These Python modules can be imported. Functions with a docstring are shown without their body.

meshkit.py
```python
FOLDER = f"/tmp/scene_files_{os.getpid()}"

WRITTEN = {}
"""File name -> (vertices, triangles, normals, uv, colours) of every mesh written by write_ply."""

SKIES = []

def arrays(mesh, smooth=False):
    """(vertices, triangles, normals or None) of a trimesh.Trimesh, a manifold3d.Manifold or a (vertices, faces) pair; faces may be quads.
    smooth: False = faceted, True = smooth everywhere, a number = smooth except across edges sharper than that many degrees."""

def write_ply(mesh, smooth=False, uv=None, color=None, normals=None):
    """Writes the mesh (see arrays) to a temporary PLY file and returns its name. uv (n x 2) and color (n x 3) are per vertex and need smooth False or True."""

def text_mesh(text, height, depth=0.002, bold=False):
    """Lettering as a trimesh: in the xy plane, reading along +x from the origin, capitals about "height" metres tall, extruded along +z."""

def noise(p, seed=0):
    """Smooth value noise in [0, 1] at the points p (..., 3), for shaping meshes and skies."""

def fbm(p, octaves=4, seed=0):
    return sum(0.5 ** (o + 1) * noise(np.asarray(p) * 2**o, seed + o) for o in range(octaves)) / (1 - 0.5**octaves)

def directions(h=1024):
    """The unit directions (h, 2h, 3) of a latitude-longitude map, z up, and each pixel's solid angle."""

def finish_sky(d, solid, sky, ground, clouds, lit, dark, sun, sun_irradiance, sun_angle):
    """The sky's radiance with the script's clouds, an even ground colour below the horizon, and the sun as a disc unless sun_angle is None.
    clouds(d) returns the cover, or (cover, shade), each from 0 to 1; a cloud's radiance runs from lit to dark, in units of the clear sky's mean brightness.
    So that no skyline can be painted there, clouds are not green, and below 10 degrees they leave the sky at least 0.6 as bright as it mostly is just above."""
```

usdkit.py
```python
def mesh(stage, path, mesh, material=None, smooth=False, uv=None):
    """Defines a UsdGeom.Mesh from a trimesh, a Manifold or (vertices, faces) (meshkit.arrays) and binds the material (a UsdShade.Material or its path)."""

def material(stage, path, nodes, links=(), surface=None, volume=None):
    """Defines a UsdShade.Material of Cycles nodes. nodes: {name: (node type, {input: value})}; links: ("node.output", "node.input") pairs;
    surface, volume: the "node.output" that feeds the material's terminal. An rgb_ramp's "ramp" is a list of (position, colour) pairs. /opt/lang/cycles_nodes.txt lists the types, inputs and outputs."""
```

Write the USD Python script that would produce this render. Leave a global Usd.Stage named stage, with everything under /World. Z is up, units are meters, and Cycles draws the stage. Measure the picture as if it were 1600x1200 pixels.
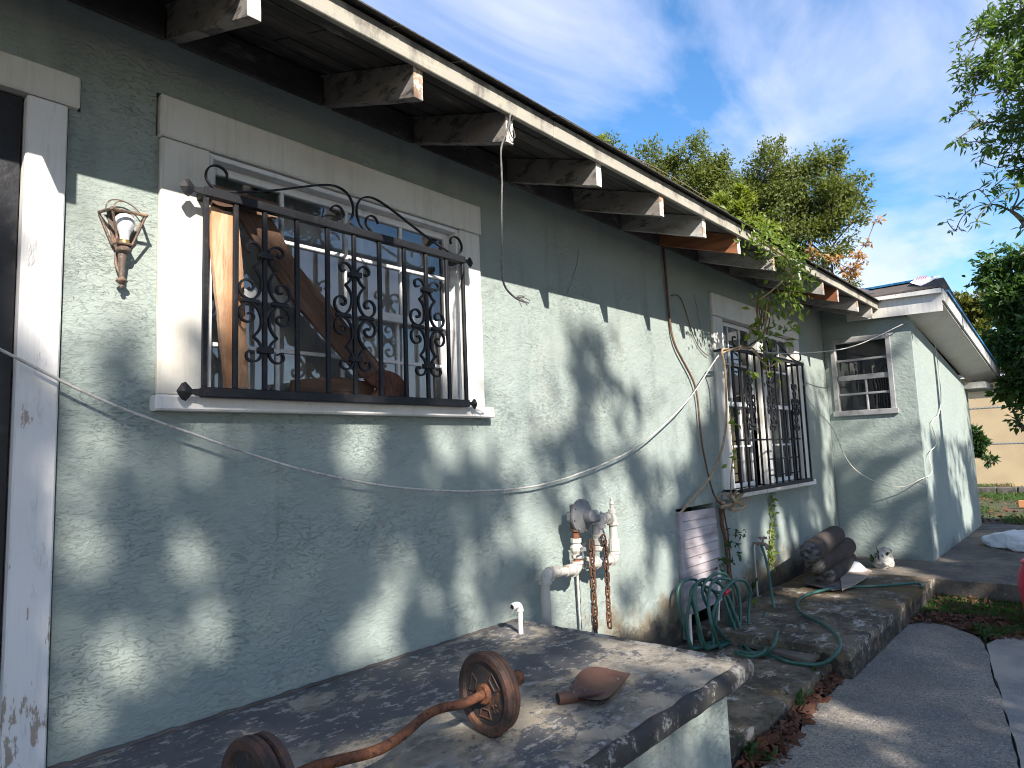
import math, random
import numpy as np, trimesh, manifold3d as mf
from scipy.interpolate import CubicSpline
from pxr import Usd, UsdGeom, UsdLux, UsdShade, Gf, Sdf, Vt
import usdkit, meshkit

stage = Usd.Stage.CreateInMemory()
UsdGeom.SetStageUpAxis(stage, 'Z'); UsdGeom.SetStageMetersPerUnit(stage, 1.0)
UsdGeom.Xform.Define(stage, '/World')
rng = np.random.default_rng(7)

# ------------------------------------------------------------------ camera, sky, sun
EYE = np.array([0., -2.35, 1.46])
YAW, PITCH, ROLL = np.radians([41.4945, 5.99416, -2.17054]); FPX = 1038.55
FW = np.array([np.cos(YAW)*np.cos(PITCH), np.sin(YAW)*np.cos(PITCH), np.sin(PITCH)])
r0 = np.array([np.sin(YAW), -np.cos(YAW), 0]); u0 = np.cross(r0, FW)
RT = r0*np.cos(ROLL)+u0*np.sin(ROLL); UP = np.cross(RT, FW)
cam = UsdGeom.Camera.Define(stage, '/World/camera')
m = np.eye(4); m[0, :3], m[1, :3], m[2, :3], m[3, :3] = RT, UP, -FW, EYE
cam.AddTransformOp().Set(Gf.Matrix4d(*m.ravel().tolist()))
cam.CreateHorizontalApertureAttr(36.0); cam.CreateVerticalApertureAttr(27.0)
cam.CreateFocalLengthAttr(36.0*FPX/1600); cam.CreateClippingRangeAttr(Gf.Vec2f(0.05, 2000))
EXPOSURE = 1.36
cam.CreateExposureAttr(EXPOSURE)

SUN = np.array([-.5, -1, .78]); SUN /= np.linalg.norm(SUN)
SKY_STRENGTH, SUN_INT = 0.096, 1.15
usdkit.material(stage, '/World/Looks/sky', {
    's': ('sky_texture', {'sky_type': 'single_scattering', 'sun_disc': False, 'sun_elevation': float(np.arcsin(SUN[2])),
                          'sun_rotation': float(np.arctan2(SUN[0], SUN[1])), 'air_density': 1.0, 'aerosol_density': .6, 'ozone_density': 2.2}),
    'tc': ('texture_coordinate', {}), 'sx': ('separate_xyz', {}),
    'za': ('math', {'math_type': 'add', 'value2': .22}), 'dx': ('math', {'math_type': 'divide'}), 'dy': ('math', {'math_type': 'divide'}),
    'cb': ('combine_xyz', {'z': 3.3}), 'mp': ('mapping', {'mapping_type': 'point', 'location': (2.1, 0.7, 0), 'rotation': (0, 0, .55), 'scale': (1.0, 2.0, 1)}),
    'n': ('noise_texture', {'scale': 1.15, 'detail': 9.0, 'roughness': .56, 'distortion': .5}),
    'r': ('rgb_ramp', {'ramp': [(0, (0, 0, 0)), (.44, (.03, .03, .03)), (.60, (.50, .50, .50)), (.78, (.95, .95, .95))]}),
    'n2': ('noise_texture', {'scale': 3.2, 'detail': 7.0, 'roughness': .5}),
    'r2': ('rgb_ramp', {'ramp': [(.3, (3.3, 3.7, 5.2)), (.7, (4.7, 4.8, 5.6))]}),
    'n3': ('noise_texture', {'scale': 4.2, 'detail': 8.0, 'roughness': .52}), 'm3': ('mapping', {'mapping_type': 'point', 'location': (1.9, .4, .2), 'scale': (1, 1, 2.2)}),
    'r3': ('rgb_ramp', {'ramp': [(.47, (0, 0, 0)), (.57, (.95, .95, .95))]}), 'z3': ('map_range', {'from_min': .36, 'from_max': .22, 'to_min': 0., 'to_max': .8, 'clamp': True}),
    'f3': ('mix_color', {'blend_type': 'multiply', 'fac': 1.0}), 'fm': ('mix_color', {'blend_type': 'lighten', 'fac': 1.0}),
    'm': ('mix_color', {'blend_type': 'mix'}),
    'sat': ('hsv', {'hue': .5, 'saturation': 1.28, 'value': 1.12}),
    'b': ('background_shader', {'strength': SKY_STRENGTH})},
    [('tc.generated', 'sx.vector'), ('sx.z', 'za.value1'), ('sx.x', 'dx.value1'), ('za.value', 'dx.value2'), ('sx.y', 'dy.value1'), ('za.value', 'dy.value2'),
     ('dx.value', 'cb.x'), ('dy.value', 'cb.y'), ('cb.vector', 'mp.vector'), ('mp.vector', 'n.vector'), ('n.fac', 'r.fac'), ('mp.vector', 'n2.vector'), ('n2.fac', 'r2.fac'),
     ('s.color', 'sat.color'), ('sat.color', 'm.a'), ('r2.color', 'm.b'), ('tc.generated', 'm3.vector'), ('m3.vector', 'n3.vector'), ('n3.fac', 'r3.fac'), ('sx.z', 'z3.value'), ('r3.color', 'f3.a'), ('z3.result', 'f3.b'), ('r.color', 'fm.a'), ('f3.result', 'fm.b'), ('fm.result', 'm.fac'), ('m.result', 'b.color')][:] , surface='b.background')
dome = UsdLux.DomeLight.Define(stage, '/World/sky')
UsdShade.MaterialBindingAPI.Apply(dome.GetPrim()).Bind(UsdShade.Material.Get(stage, '/World/Looks/sky'))
sun = UsdLux.DistantLight.Define(stage, '/World/sun')
sun.CreateNormalizeAttr(True); sun.CreateIntensityAttr(SUN_INT); sun.CreateAngleAttr(0.45); sun.CreateColorAttr(Gf.Vec3f(1, .92, .82))
sx = np.cross([0, 0, 1.], SUN); sx /= np.linalg.norm(sx); sy = np.cross(SUN, sx)
m = np.eye(4); m[0, :3], m[1, :3], m[2, :3] = sx, sy, SUN
sun.AddTransformOp().Set(Gf.Matrix4d(*m.ravel().tolist()))

# ------------------------------------------------------------------ measuring helpers: a sight line of the photograph meets a real plane
def ray(px, py): return FW+(px-800)/FPX*RT-(py-600)/FPX*UP
def WY(px, py, y=0.):
    d = ray(px, py); return EYE+d*((y-EYE[1])/d[1])
def WZ(px, py, z=0.):
    d = ray(px, py); return EYE+d*((z-EYE[2])/d[2])
def WX(px, py, x=0.):
    d = ray(px, py); return EYE+d*((x-EYE[0])/d[0])
def WD(px, py, dist):
    d = ray(px, py); return EYE+d*(dist/np.hypot(d[0], d[1]))

# ------------------------------------------------------------------ materials
LOOK = {}
def pm(name, base, layers=(), bumps=(), rough=.8, metallic=0., spec=.4, extra=None, rand=None):
    """principled material: base colour, then colour layers laid over it by noise masks, then bumps by noise"""
    N = {'g': ('geometry', {}), 'p': ('principled_bsdf', {'roughness': rough, 'metallic': metallic, 'specular_ior_level': spec, **(extra or {})}), 'sp': ('separate_xyz', {})}
    Lk = [('g.position', 'sp.vector')]
    cur = None
    if rand:                                            # alike pieces differ in tone
        N['rr'] = ('rgb_ramp', {'ramp': rand}); Lk.append(('g.random_per_island', 'rr.fac')); cur = 'rr.color'
    for i, l in enumerate(layers):
        s = l.get('stretch', (1, 1, 1))
        N[f'm{i}'] = ('mapping', {'mapping_type': 'texture', 'scale': tuple(1/x for x in s), 'rotation': (0, l['rot'], 0)} if 'rot' in l else {'mapping_type': 'point', 'scale': s, 'location': (i*3.7, i*1.3, i*2.1)})
        N[f'n{i}'] = ('noise_texture', {'scale': l['scale'], 'detail': float(l.get('detail', 6)), 'roughness': l.get('nr', .6), 'distortion': l.get('dist', 0.)})
        a = l.get('amt', 1.)
        N[f'r{i}'] = ('rgb_ramp', {'ramp': [(l['lo'], (0, 0, 0)), (l['hi'], (a, a, a))]})
        Lk += [('g.position', f'm{i}.vector'), (f'm{i}.vector', f'n{i}.vector')]
        src = f'n{i}.fac'
        if 'axis' in l:                                 # the mask leans on height or depth: (axis, from, to) adds 0 .. gain to the noise
            ax, f0, f1, gain = l['axis']
            N[f'z{i}'] = ('map_range', {'from_min': f0, 'from_max': f1, 'to_min': 0., 'to_max': gain, 'clamp': True})
            N[f'a{i}'] = ('math', {'math_type': 'add'})
            Lk += [(f'sp.{ax}', f'z{i}.value'), (f'z{i}.result', f'a{i}.value1'), (src, f'a{i}.value2')]
            src = f'a{i}.value'
        Lk.append((src, f'r{i}.fac'))
        N[f'x{i}'] = ('mix_color', {'blend_type': l.get('mode', 'mix'), 'b': l['col']})
        if cur: Lk.append((cur, f'x{i}.a'))
        else: N[f'x{i}'][1]['a'] = base
        Lk.append((f'r{i}.color', f'x{i}.fac')); cur = f'x{i}.result'
    if cur: Lk.append((cur, 'p.base_color'))
    else: N['p'][1]['base_color'] = base
    pn = None
    for i, b in enumerate(bumps):
        s = b.get('stretch', (1, 1, 1))
        N[f'bm{i}'] = ('mapping', {'mapping_type': 'point', 'scale': s, 'location': (i*1.7, i*2.3, i*5.1)})
        N[f'bn{i}'] = ('noise_texture', {'scale': b['scale'], 'detail': float(b.get('detail', 4)), 'roughness': b.get('nr', .55), 'distortion': b.get('dist', 0.)})
        N[f'br{i}'] = ('rgb_ramp', {'ramp': b.get('ramp', [(b.get('lo', 0.), (0, 0, 0)), (b.get('hi', 1.), (1, 1, 1))])})
        N[f'bb{i}'] = ('bump', {'strength': b.get('strength', 1.), 'distance': b['distance']})
        Lk += [('g.position', f'bm{i}.vector'), (f'bm{i}.vector', f'bn{i}.vector'), (f'bn{i}.fac', f'br{i}.fac'), (f'br{i}.color', f'bb{i}.height')]
        if 'mod' in b:                                  # the relief is stronger in some places than in others
            N[f'bo{i}'] = ('noise_texture', {'scale': b['mod'][0], 'detail': 3.}); N[f'bq{i}'] = ('map_range', {'from_min': .35, 'from_max': .65, 'to_min': b['mod'][1], 'to_max': b['mod'][2], 'clamp': True})
            Lk += [('g.position', f'bo{i}.vector'), (f'bo{i}.fac', f'bq{i}.value'), (f'bq{i}.result', f'bb{i}.strength')]
        if pn: Lk.append((pn, f'bb{i}.normal'))
        pn = f'bb{i}.normal'
    if pn: Lk.append((pn, 'p.normal'))
    LOOK[name] = usdkit.material(stage, '/World/Looks/'+name, N, Lk, surface='p.BSDF')

def leaf_mat(name, cols, trans=.35, rough=.5):
    ramp = [(i/(len(cols)-1), c) for i, c in enumerate(cols)]
    LOOK[name] = usdkit.material(stage, '/World/Looks/'+name, {
        'g': ('geometry', {}), 'r': ('rgb_ramp', {'ramp': ramp}), 'p': ('principled_bsdf', {'roughness': rough, 'specular_ior_level': .35}),
        't': ('translucent_bsdf', {}), 'tm': ('mix_color', {'blend_type': 'multiply', 'fac': 1.0, 'b': (1.5, 1.5, .6)}), 'm': ('mix_closure', {'fac': trans})},
        [('g.random_per_island', 'r.fac'), ('r.color', 'p.base_color'), ('r.color', 'tm.a'), ('tm.result', 't.color'), ('p.BSDF', 'm.closure1'), ('t.BSDF', 'm.closure2')], surface='m.closure')

SAGE = (.248, .297, .279)
ST_L = [dict(col=(.275, .318, .292), scale=.9, lo=.35, hi=.7, detail=4, amt=.8), dict(col=(.20, .245, .235), scale=2.4, lo=.5, hi=.75, detail=6, amt=.5)]
ST_B = [dict(scale=27, detail=5, nr=.6, dist=.9, stretch=(.75, 1, 1.7), ramp=[(0, (.85, .85, .85)), (.475, (.85, .85, .85)), (.495, (0, 0, 0)), (.505, (.9, .9, .9)), (1, (1, 1, 1))], distance=.0055, mod=(3.2, .35, .8)),
        dict(scale=9, detail=7, nr=.62, dist=.5, stretch=(1, 1, 1.3), lo=.42, hi=.60, distance=.006, mod=(2.1, .1, .5)),
        dict(scale=60, detail=5, nr=.65, dist=.4, stretch=(.8, 1, 1.5), distance=.0055, strength=.65), dict(scale=210, detail=2, distance=.0012, strength=.5)]
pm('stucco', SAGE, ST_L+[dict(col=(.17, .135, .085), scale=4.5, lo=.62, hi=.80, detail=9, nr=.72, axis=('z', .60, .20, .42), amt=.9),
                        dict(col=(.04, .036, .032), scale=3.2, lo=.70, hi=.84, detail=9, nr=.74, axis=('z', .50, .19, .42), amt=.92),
                        dict(col=(.10, .12, .11), scale=7, stretch=(1, 1, .12), lo=.55, hi=.85, detail=6, amt=.5), dict(col=(.30, .33, .30), scale=1.7, lo=.56, hi=.60, detail=9, nr=.65, amt=.35)], ST_B, rough=.85)
pm('stucco_smooth', SAGE, ST_L+[dict(col=(.42, .45, .40), scale=7, stretch=(1, 1, .15), lo=.62, hi=.8, detail=5, amt=.5), dict(col=(.15, .14, .12), scale=5, lo=.7, hi=.95, detail=8, nr=.7, axis=('z', .40, .16, .35), amt=.7)], [dict(scale=13, detail=5, nr=.6, dist=.6, stretch=(1, 1, 1.4), lo=.35, hi=.65, distance=.006, strength=.5), dict(scale=45, detail=4, nr=.6, distance=.004, strength=.7)], rough=.85)
pm('stucco_pale', (.26, .305, .285), [dict(col=(.40, .42, .38), scale=5, stretch=(1, 1, .3), lo=.45, hi=.6, detail=7, amt=.8), dict(col=(.16, .17, .16), scale=6, lo=.6, hi=.72, detail=7, amt=.6)], ST_B, rough=.9)
pm('trim_paint', (.60, .59, .55), [dict(col=(.50, .46, .36), scale=1.6, stretch=(1, 1, 2), lo=.5, hi=.8, detail=5, amt=.7), dict(col=(.18, .15, .12), scale=24, stretch=(1, 1, .6), lo=.70, hi=.74, detail=6), dict(col=(.33, .30, .26), scale=10, stretch=(4, 4, .2), lo=.50, hi=.80, detail=6, amt=.5), dict(col=(.40, .36, .29), scale=3, lo=.52, hi=.72, detail=8, nr=.65, amt=.5)],
   [dict(scale=60, stretch=(1, 1, .12), detail=4, distance=.0012), dict(scale=9, detail=3, distance=.003)], rough=.6)
pm('trim_peeling', (.66, .65, .64), [dict(col=(.46, .43, .37), scale=1.6, lo=.5, hi=.8, detail=5, amt=.6),
    dict(col=(.33, .27, .22), scale=8, stretch=(3.0, 3.0, .9), lo=.66, hi=.685, detail=8, nr=.62, axis=('z', 1.25, .6, .17)), dict(col=(.3, .28, .26), scale=12, stretch=(4, 4, .25), lo=.56, hi=.85, detail=5, amt=.45)],
   [dict(scale=70, stretch=(1, 1, .1), detail=5, distance=.0016), dict(scale=8, stretch=(3, 3, .9), detail=8, lo=.6, hi=.66, distance=.002)], rough=.6)
pm('sash_paint', (.62, .63, .64), [dict(col=(.34, .33, .32), scale=22, lo=.55, hi=.75, detail=6, amt=.6)], [dict(scale=60, detail=3, distance=.001)], rough=.5)
pm('fascia_paint', (.30, .285, .24), [dict(col=(.09, .08, .07), scale=6, stretch=(1, 1, .45), lo=.52, hi=.66, detail=10, nr=.72, amt=.85, axis=('z', 2.90, 2.962, .17)), dict(col=(.42, .38, .30), scale=14, lo=.54, hi=.7, detail=7, amt=.45)],
   [dict(scale=50, stretch=(.1, 1, 1), detail=4, distance=.002)], rough=.75)
pm('rafter_paint', (.46, .45, .42), [dict(col=(.16, .14, .125), scale=5, stretch=(1, .5, 1.4), lo=.40, hi=.62, detail=9, nr=.7, axis=('x', 4.2, 2.2, .24), amt=.85), dict(col=(.05, .047, .043), scale=16, stretch=(1, .5, 1.3), lo=.56, hi=.66, detail=9, nr=.75, axis=('x', 4.4, 2.6, .06), amt=.95)],
   [dict(scale=60, stretch=(1, .15, 1), detail=5, distance=.002), dict(scale=14, detail=6, distance=.003)], rough=.85)
pm('rafter_end', (.62, .59, .54), [dict(col=(.34, .22, .14), scale=9, lo=.5, hi=.56, detail=8, nr=.7), dict(col=(.08, .07, .06), scale=17, lo=.6, hi=.68, detail=7)], [dict(scale=40, detail=6, distance=.004)], rough=.85)
pm('new_wood', (.30, .12, .055), [dict(col=(.18, .07, .035), scale=9, stretch=(1, .2, 2), lo=.45, hi=.65, detail=6)], [dict(scale=50, stretch=(1, .1, 1), detail=4, distance=.001)], rough=.7)
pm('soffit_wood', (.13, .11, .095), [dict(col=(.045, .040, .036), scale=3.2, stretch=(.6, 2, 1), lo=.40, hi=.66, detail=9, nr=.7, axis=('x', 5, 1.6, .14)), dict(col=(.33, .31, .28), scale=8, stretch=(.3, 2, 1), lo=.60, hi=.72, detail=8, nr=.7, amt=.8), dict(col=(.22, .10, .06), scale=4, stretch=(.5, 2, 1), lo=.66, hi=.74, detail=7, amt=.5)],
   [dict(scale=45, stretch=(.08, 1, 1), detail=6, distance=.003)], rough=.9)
pm('shingle', (.055, .05, .045), [dict(col=(.14, .13, .12), scale=60, lo=.5, hi=.75, detail=3, amt=.6), dict(col=(.09, .085, .07), scale=3, lo=.5, hi=.7)], [dict(scale=120, detail=3, distance=.004)], rough=.95)
pm('iron', (.012, .013, .016), [dict(col=(.035, .03, .03), scale=30, lo=.55, hi=.75, detail=6)], [dict(scale=90, detail=4, distance=.0012)], rough=.55, spec=.25)
pm('plank_orange', (.40, .20, .095), [dict(col=(.50, .33, .21), scale=7, stretch=(2.2, 1, .35), lo=.42, hi=.62, detail=8, nr=.65, dist=.8), dict(col=(.27, .09, .035), scale=16, stretch=(3, 1, .22), lo=.54, hi=.68, detail=8, nr=.7), dict(col=(.12, .07, .05), scale=4, lo=.6, hi=.8, axis=('z', 2.1, 1.75, .2), amt=.8)],
   [dict(scale=70, stretch=(1, 1, .12), detail=6, distance=.004)], rough=.75)
for nm_, rt_ in (('plank_brown', .86), ('plank_level', .04)):
    pm(nm_, (.115, .066, .043), [dict(col=(.055, .032, .022), scale=9, stretch=(.35, 1, 7), rot=rt_, lo=.45, hi=.62, detail=8, nr=.7, dist=.4), dict(col=(.23, .15, .10), scale=7, stretch=(.3, 1, 5), rot=rt_, lo=.55, hi=.70, detail=7, amt=.7), dict(col=(.03, .02, .015), scale=13, lo=.66, hi=.72, detail=6)],
       [dict(scale=50, detail=6, distance=.004)], rough=.85)
pm('plank_rot', (.105, .042, .028), [dict(col=(.035, .018, .014), scale=30, stretch=(1, 1, .4), lo=.45, hi=.6, detail=8, nr=.7)], [dict(scale=45, stretch=(1.4, 1, .5), detail=7, distance=.014)], rough=.9)
pm('curtain', (.72, .73, .76), [dict(col=(.5, .52, .58), scale=3, stretch=(1, 1, .3), lo=.5, hi=.8, amt=.6)], rough=.9)
pm('dark_room', (.03, .03, .032), rough=1.)
pm('aluminium', (.33, .33, .335), [dict(col=(.2, .2, .2), scale=14, lo=.5, hi=.7)], rough=.45, metallic=.3)
pm('dark_gap', (.02, .02, .02), rough=1.)
pm('door_black', (.012, .013, .017), [dict(col=(.05, .05, .052), scale=14, stretch=(1, 1, .6), lo=.56, hi=.72, detail=7, amt=.7)], [dict(scale=30, detail=5, distance=.003)], rough=.45)
pm('grey_paint', (.15, .153, .16), [dict(col=(.13, .13, .13), scale=12, lo=.5, hi=.7, detail=6)], [dict(scale=40, detail=3, distance=.002)], rough=.55)
pm('white_pipe', (.43, .41, .37), [dict(col=(.24, .17, .11), scale=13, lo=.56, hi=.66, detail=7, nr=.65), dict(col=(.30, .29, .27), scale=6, lo=.48, hi=.66, amt=.7)], [dict(scale=40, detail=5, distance=.003)], rough=.6)
pm('pvc', (.74, .71, .64), [dict(col=(.50, .40, .30), scale=20, lo=.6, hi=.75, detail=5, amt=.7)], rough=.4)
pm('rust', (.105, .045, .027), [dict(col=(.20, .08, .038), scale=26, lo=.47, hi=.60, detail=8, nr=.7), dict(col=(.045, .025, .02), scale=40, lo=.53, hi=.62, detail=8, nr=.7)], [dict(scale=120, detail=6, nr=.7, distance=.0022), dict(scale=30, detail=5, distance=.002)], rough=.88, spec=.25)
pm('rust_dark', (.095, .058, .046), [dict(col=(.19, .08, .045), scale=16, lo=.5, hi=.66, detail=8, nr=.7), dict(col=(.045, .035, .03), scale=12, lo=.5, hi=.62, detail=8), dict(col=(.22, .19, .16), scale=26, lo=.68, hi=.76, detail=7, amt=.6)], [dict(scale=90, detail=7, nr=.7, distance=.005), dict(scale=22, detail=5, distance=.004)], rough=.75, spec=.3)
pm('rust_black', (.035, .032, .03), [dict(col=(.13, .06, .035), scale=26, lo=.52, hi=.66, detail=8, nr=.7)], [dict(scale=90, detail=5, distance=.002)], rough=.75)
pm('rust_sheet', (.080, .040, .030), [dict(col=(.125, .062, .044), scale=7, lo=.45, hi=.66, detail=8, nr=.65), dict(col=(.07, .032, .025), scale=14, lo=.55, hi=.7, detail=8)], [dict(scale=70, detail=6, distance=.0012)], rough=.62, spec=.4)
pm('chain_rust', (.055, .032, .024), [dict(col=(.13, .06, .032), scale=9, lo=.5, hi=.75, detail=8, axis=('z', .85, .45, .22))], [dict(scale=160, detail=5, distance=.0015)], rough=.85, spec=.25)
pm('hose_green', (.022, .085, .07), [dict(col=(.05, .14, .11), scale=18, lo=.5, hi=.7)], rough=.42, spec=.5)
pm('stoop_top', (.29, .25, .19), [
    dict(col=(.33, .30, .25), scale=2.6, lo=.45, hi=.65, detail=6, amt=.7), dict(col=(.11, .095, .075), scale=7, lo=.47, hi=.62, detail=11, nr=.76, amt=.85), 
    dict(col=(.100, .098, .100), scale=3.0, stretch=(1, 1.25, 1), lo=.545, hi=.56, detail=14, nr=.74, dist=.25, axis=('y', -.95, -.25, .105)),
    dict(col=(.36, .33, .29), scale=24, stretch=(.7, 1.2, 1), lo=.565, hi=.58, detail=10, nr=.72, amt=.9), dict(col=(.12, .115, .11), scale=2.2, lo=.5, hi=.75, detail=6, amt=.55)],
   [dict(scale=3.4, stretch=(1, 1.25, 1), lo=.44, hi=.47, detail=13, nr=.70, distance=.0012), dict(scale=90, detail=6, nr=.7, distance=.004)], rough=.8)
pm('stoop_edge', (.33, .31, .27), [dict(col=(.05, .047, .044), scale=9, stretch=(1, 1, .8), lo=.46, hi=.56, detail=12, nr=.80, axis=('x', 2.63, 2.35, .12)), dict(col=(.45, .43, .38), scale=14, lo=.54, hi=.62, detail=10, nr=.78, amt=.85)], [dict(scale=60, detail=7, nr=.7, distance=.006)], rough=.9)
for nm_, zt_ in (('walk_concrete', .19), ('walk_lower', .10)):
    pm(nm_, (.20, .165, .12), [dict(col=(.058, .049, .038), scale=2.6, lo=.44, hi=.56, detail=13, nr=.76, amt=.9), dict(col=(.48, .46, .42), scale=9, stretch=(.8, 1.3, 1), lo=.545, hi=.60, detail=13, nr=.78, amt=.9), dict(col=(.17, .105, .03), scale=2.2, lo=.60, hi=.80, detail=7, axis=('x', 5.2, 6.2, .26), amt=.8), dict(col=(.028, .026, .023), scale=9, lo=.60, hi=.66, detail=10, nr=.72, amt=.8),
                                dict(col=(.035, .032, .028), scale=7, lo=.66, hi=.76, detail=10, nr=.72, axis=('z', zt_-.02, zt_-.06, .26), amt=.9)],
       [dict(scale=60, detail=8, nr=.75, distance=.018), dict(scale=12, detail=6, distance=.014)], rough=.92)
pm('walk_side', (.13, .12, .105), [dict(col=(.04, .037, .034), scale=5, lo=.40, hi=.6, detail=10, nr=.7), dict(col=(.34, .33, .30), scale=34, lo=.66, hi=.71, detail=7)], [dict(scale=40, detail=8, nr=.7, distance=.014)], rough=.95)
pm('walk_back', (.165, .14, .11), [dict(col=(.08, .074, .066), scale=3, lo=.42, hi=.62, detail=10, nr=.7), dict(col=(.32, .30, .27), scale=24, lo=.62, hi=.70, detail=8)], [dict(scale=60, detail=7, distance=.006)], rough=.92)
pm('drive_surface', (.33, .285, .225), [dict(col=(.17, .165, .16), scale=1.4, lo=.42, hi=.62, detail=9, nr=.68), dict(col=(.44, .43, .41), scale=2.2, lo=.58, hi=.75, detail=9, nr=.7, amt=.7), dict(col=(.10, .095, .09), scale=75, lo=.50, hi=.60, detail=4, nr=.7, amt=.8), dict(col=(.58, .56, .52), scale=85, lo=.60, hi=.66, detail=3, nr=.7, amt=.8), dict(col=(.10, .095, .088), scale=.8, lo=.5, hi=.7, detail=8, amt=.6)],
   [dict(scale=80, detail=4, nr=.7, distance=.010), dict(scale=14, detail=7, distance=.012)], rough=.9)
pm('drive_slab', (.35, .305, .245), [dict(col=(.2, .19, .18), scale=2, lo=.42, hi=.62, detail=9, nr=.68), dict(col=(.45, .44, .41), scale=90, lo=.58, hi=.7, detail=3, amt=.5)], [dict(scale=110, detail=4, distance=.003)], rough=.9)
pm('soil', (.10, .072, .05), [dict(col=(.055, .042, .03), scale=6, lo=.42, hi=.6, detail=9, nr=.7), dict(col=(.20, .12, .07), scale=30, lo=.58, hi=.66, detail=7), dict(col=(.05, .075, .022), scale=1.3, lo=.52, hi=.62, detail=9, nr=.75, axis=('x', 12, 19, .16))], [dict(scale=30, detail=8, nr=.7, distance=.03)], rough=1.)
pm('bark', (.16, .13, .10), [dict(col=(.07, .055, .045), scale=14, stretch=(1, 1, .25), lo=.45, hi=.6, detail=7)], [dict(scale=24, stretch=(1, 1, .25), detail=6, distance=.02)], rough=.95)
pm('twig', (.17, .12, .075), rough=.9)
pm('vine_brown', (.13, .07, .042), [dict(col=(.08, .045, .03), scale=20, lo=.45, hi=.6)], rough=.8)
pm('vine_tan', (.34, .26, .16), [dict(col=(.22, .15, .09), scale=20, lo=.45, hi=.65)], [dict(scale=80, detail=4, distance=.002)], rough=.8)
pm('rope', (.46, .45, .42), [dict(col=(.33, .31, .29), scale=60, lo=.5, hi=.6)], [dict(scale=160, detail=3, distance=.002)], rough=.9)
pm('cord_grey', (.10, .095, .09), [dict(col=(.17, .165, .155), scale=40, lo=.5, hi=.6)], rough=.9)
pm('cable_white', (.62, .58, .50), rough=.5)
pm('siding_paint', (.37, .34, .355), [dict(col=(.25, .215, .225), scale=5, stretch=(.5, 1, 2), lo=.45, hi=.65, detail=7), dict(col=(.13, .09, .075), scale=11, stretch=(.6, 1, 1.3), lo=.655, hi=.69, detail=8, nr=.65)], [dict(scale=40, stretch=(.2, 1, 1), detail=5, distance=.003)], rough=.75)
pm('tube_fabric', (.045, .036, .032), [dict(col=(.07, .055, .047), scale=9, lo=.45, hi=.7, detail=6), dict(col=(.05, .04, .035), scale=4, lo=.6, hi=.75, detail=7)], [dict(scale=240, detail=2, distance=.003), dict(scale=14, detail=4, distance=.008)], rough=.97)
pm('tube_cap', (.11, .105, .10), [dict(col=(.03, .03, .03), scale=16, stretch=(1, 1, 2), lo=.45, hi=.56, detail=7), dict(col=(.5, .49, .46), scale=9, lo=.62, hi=.7, detail=6)], [dict(scale=30, detail=5, distance=.01)], rough=.9)
pm('cardboard', (.36, .29, .23), [dict(col=(.22, .17, .13), scale=5, lo=.5, hi=.7, detail=7)], [dict(scale=20, detail=5, distance=.006)], rough=.92)
pm('dark_sheet', (.085, .078, .08), [dict(col=(.16, .14, .13), scale=8, lo=.5, hi=.7)], [dict(scale=16, detail=5, distance=.008)], rough=.75)
pm('stone', (.48, .45, .41), [dict(col=(.25, .23, .20), scale=16, lo=.5, hi=.62, detail=8)], [dict(scale=26, detail=7, distance=.02)], rough=.9)
pm('white_cloth', (.70, .70, .72), [dict(col=(.52, .51, .50), scale=6, lo=.5, hi=.75)], [dict(scale=30, detail=4, distance=.006)], rough=.85)
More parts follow.
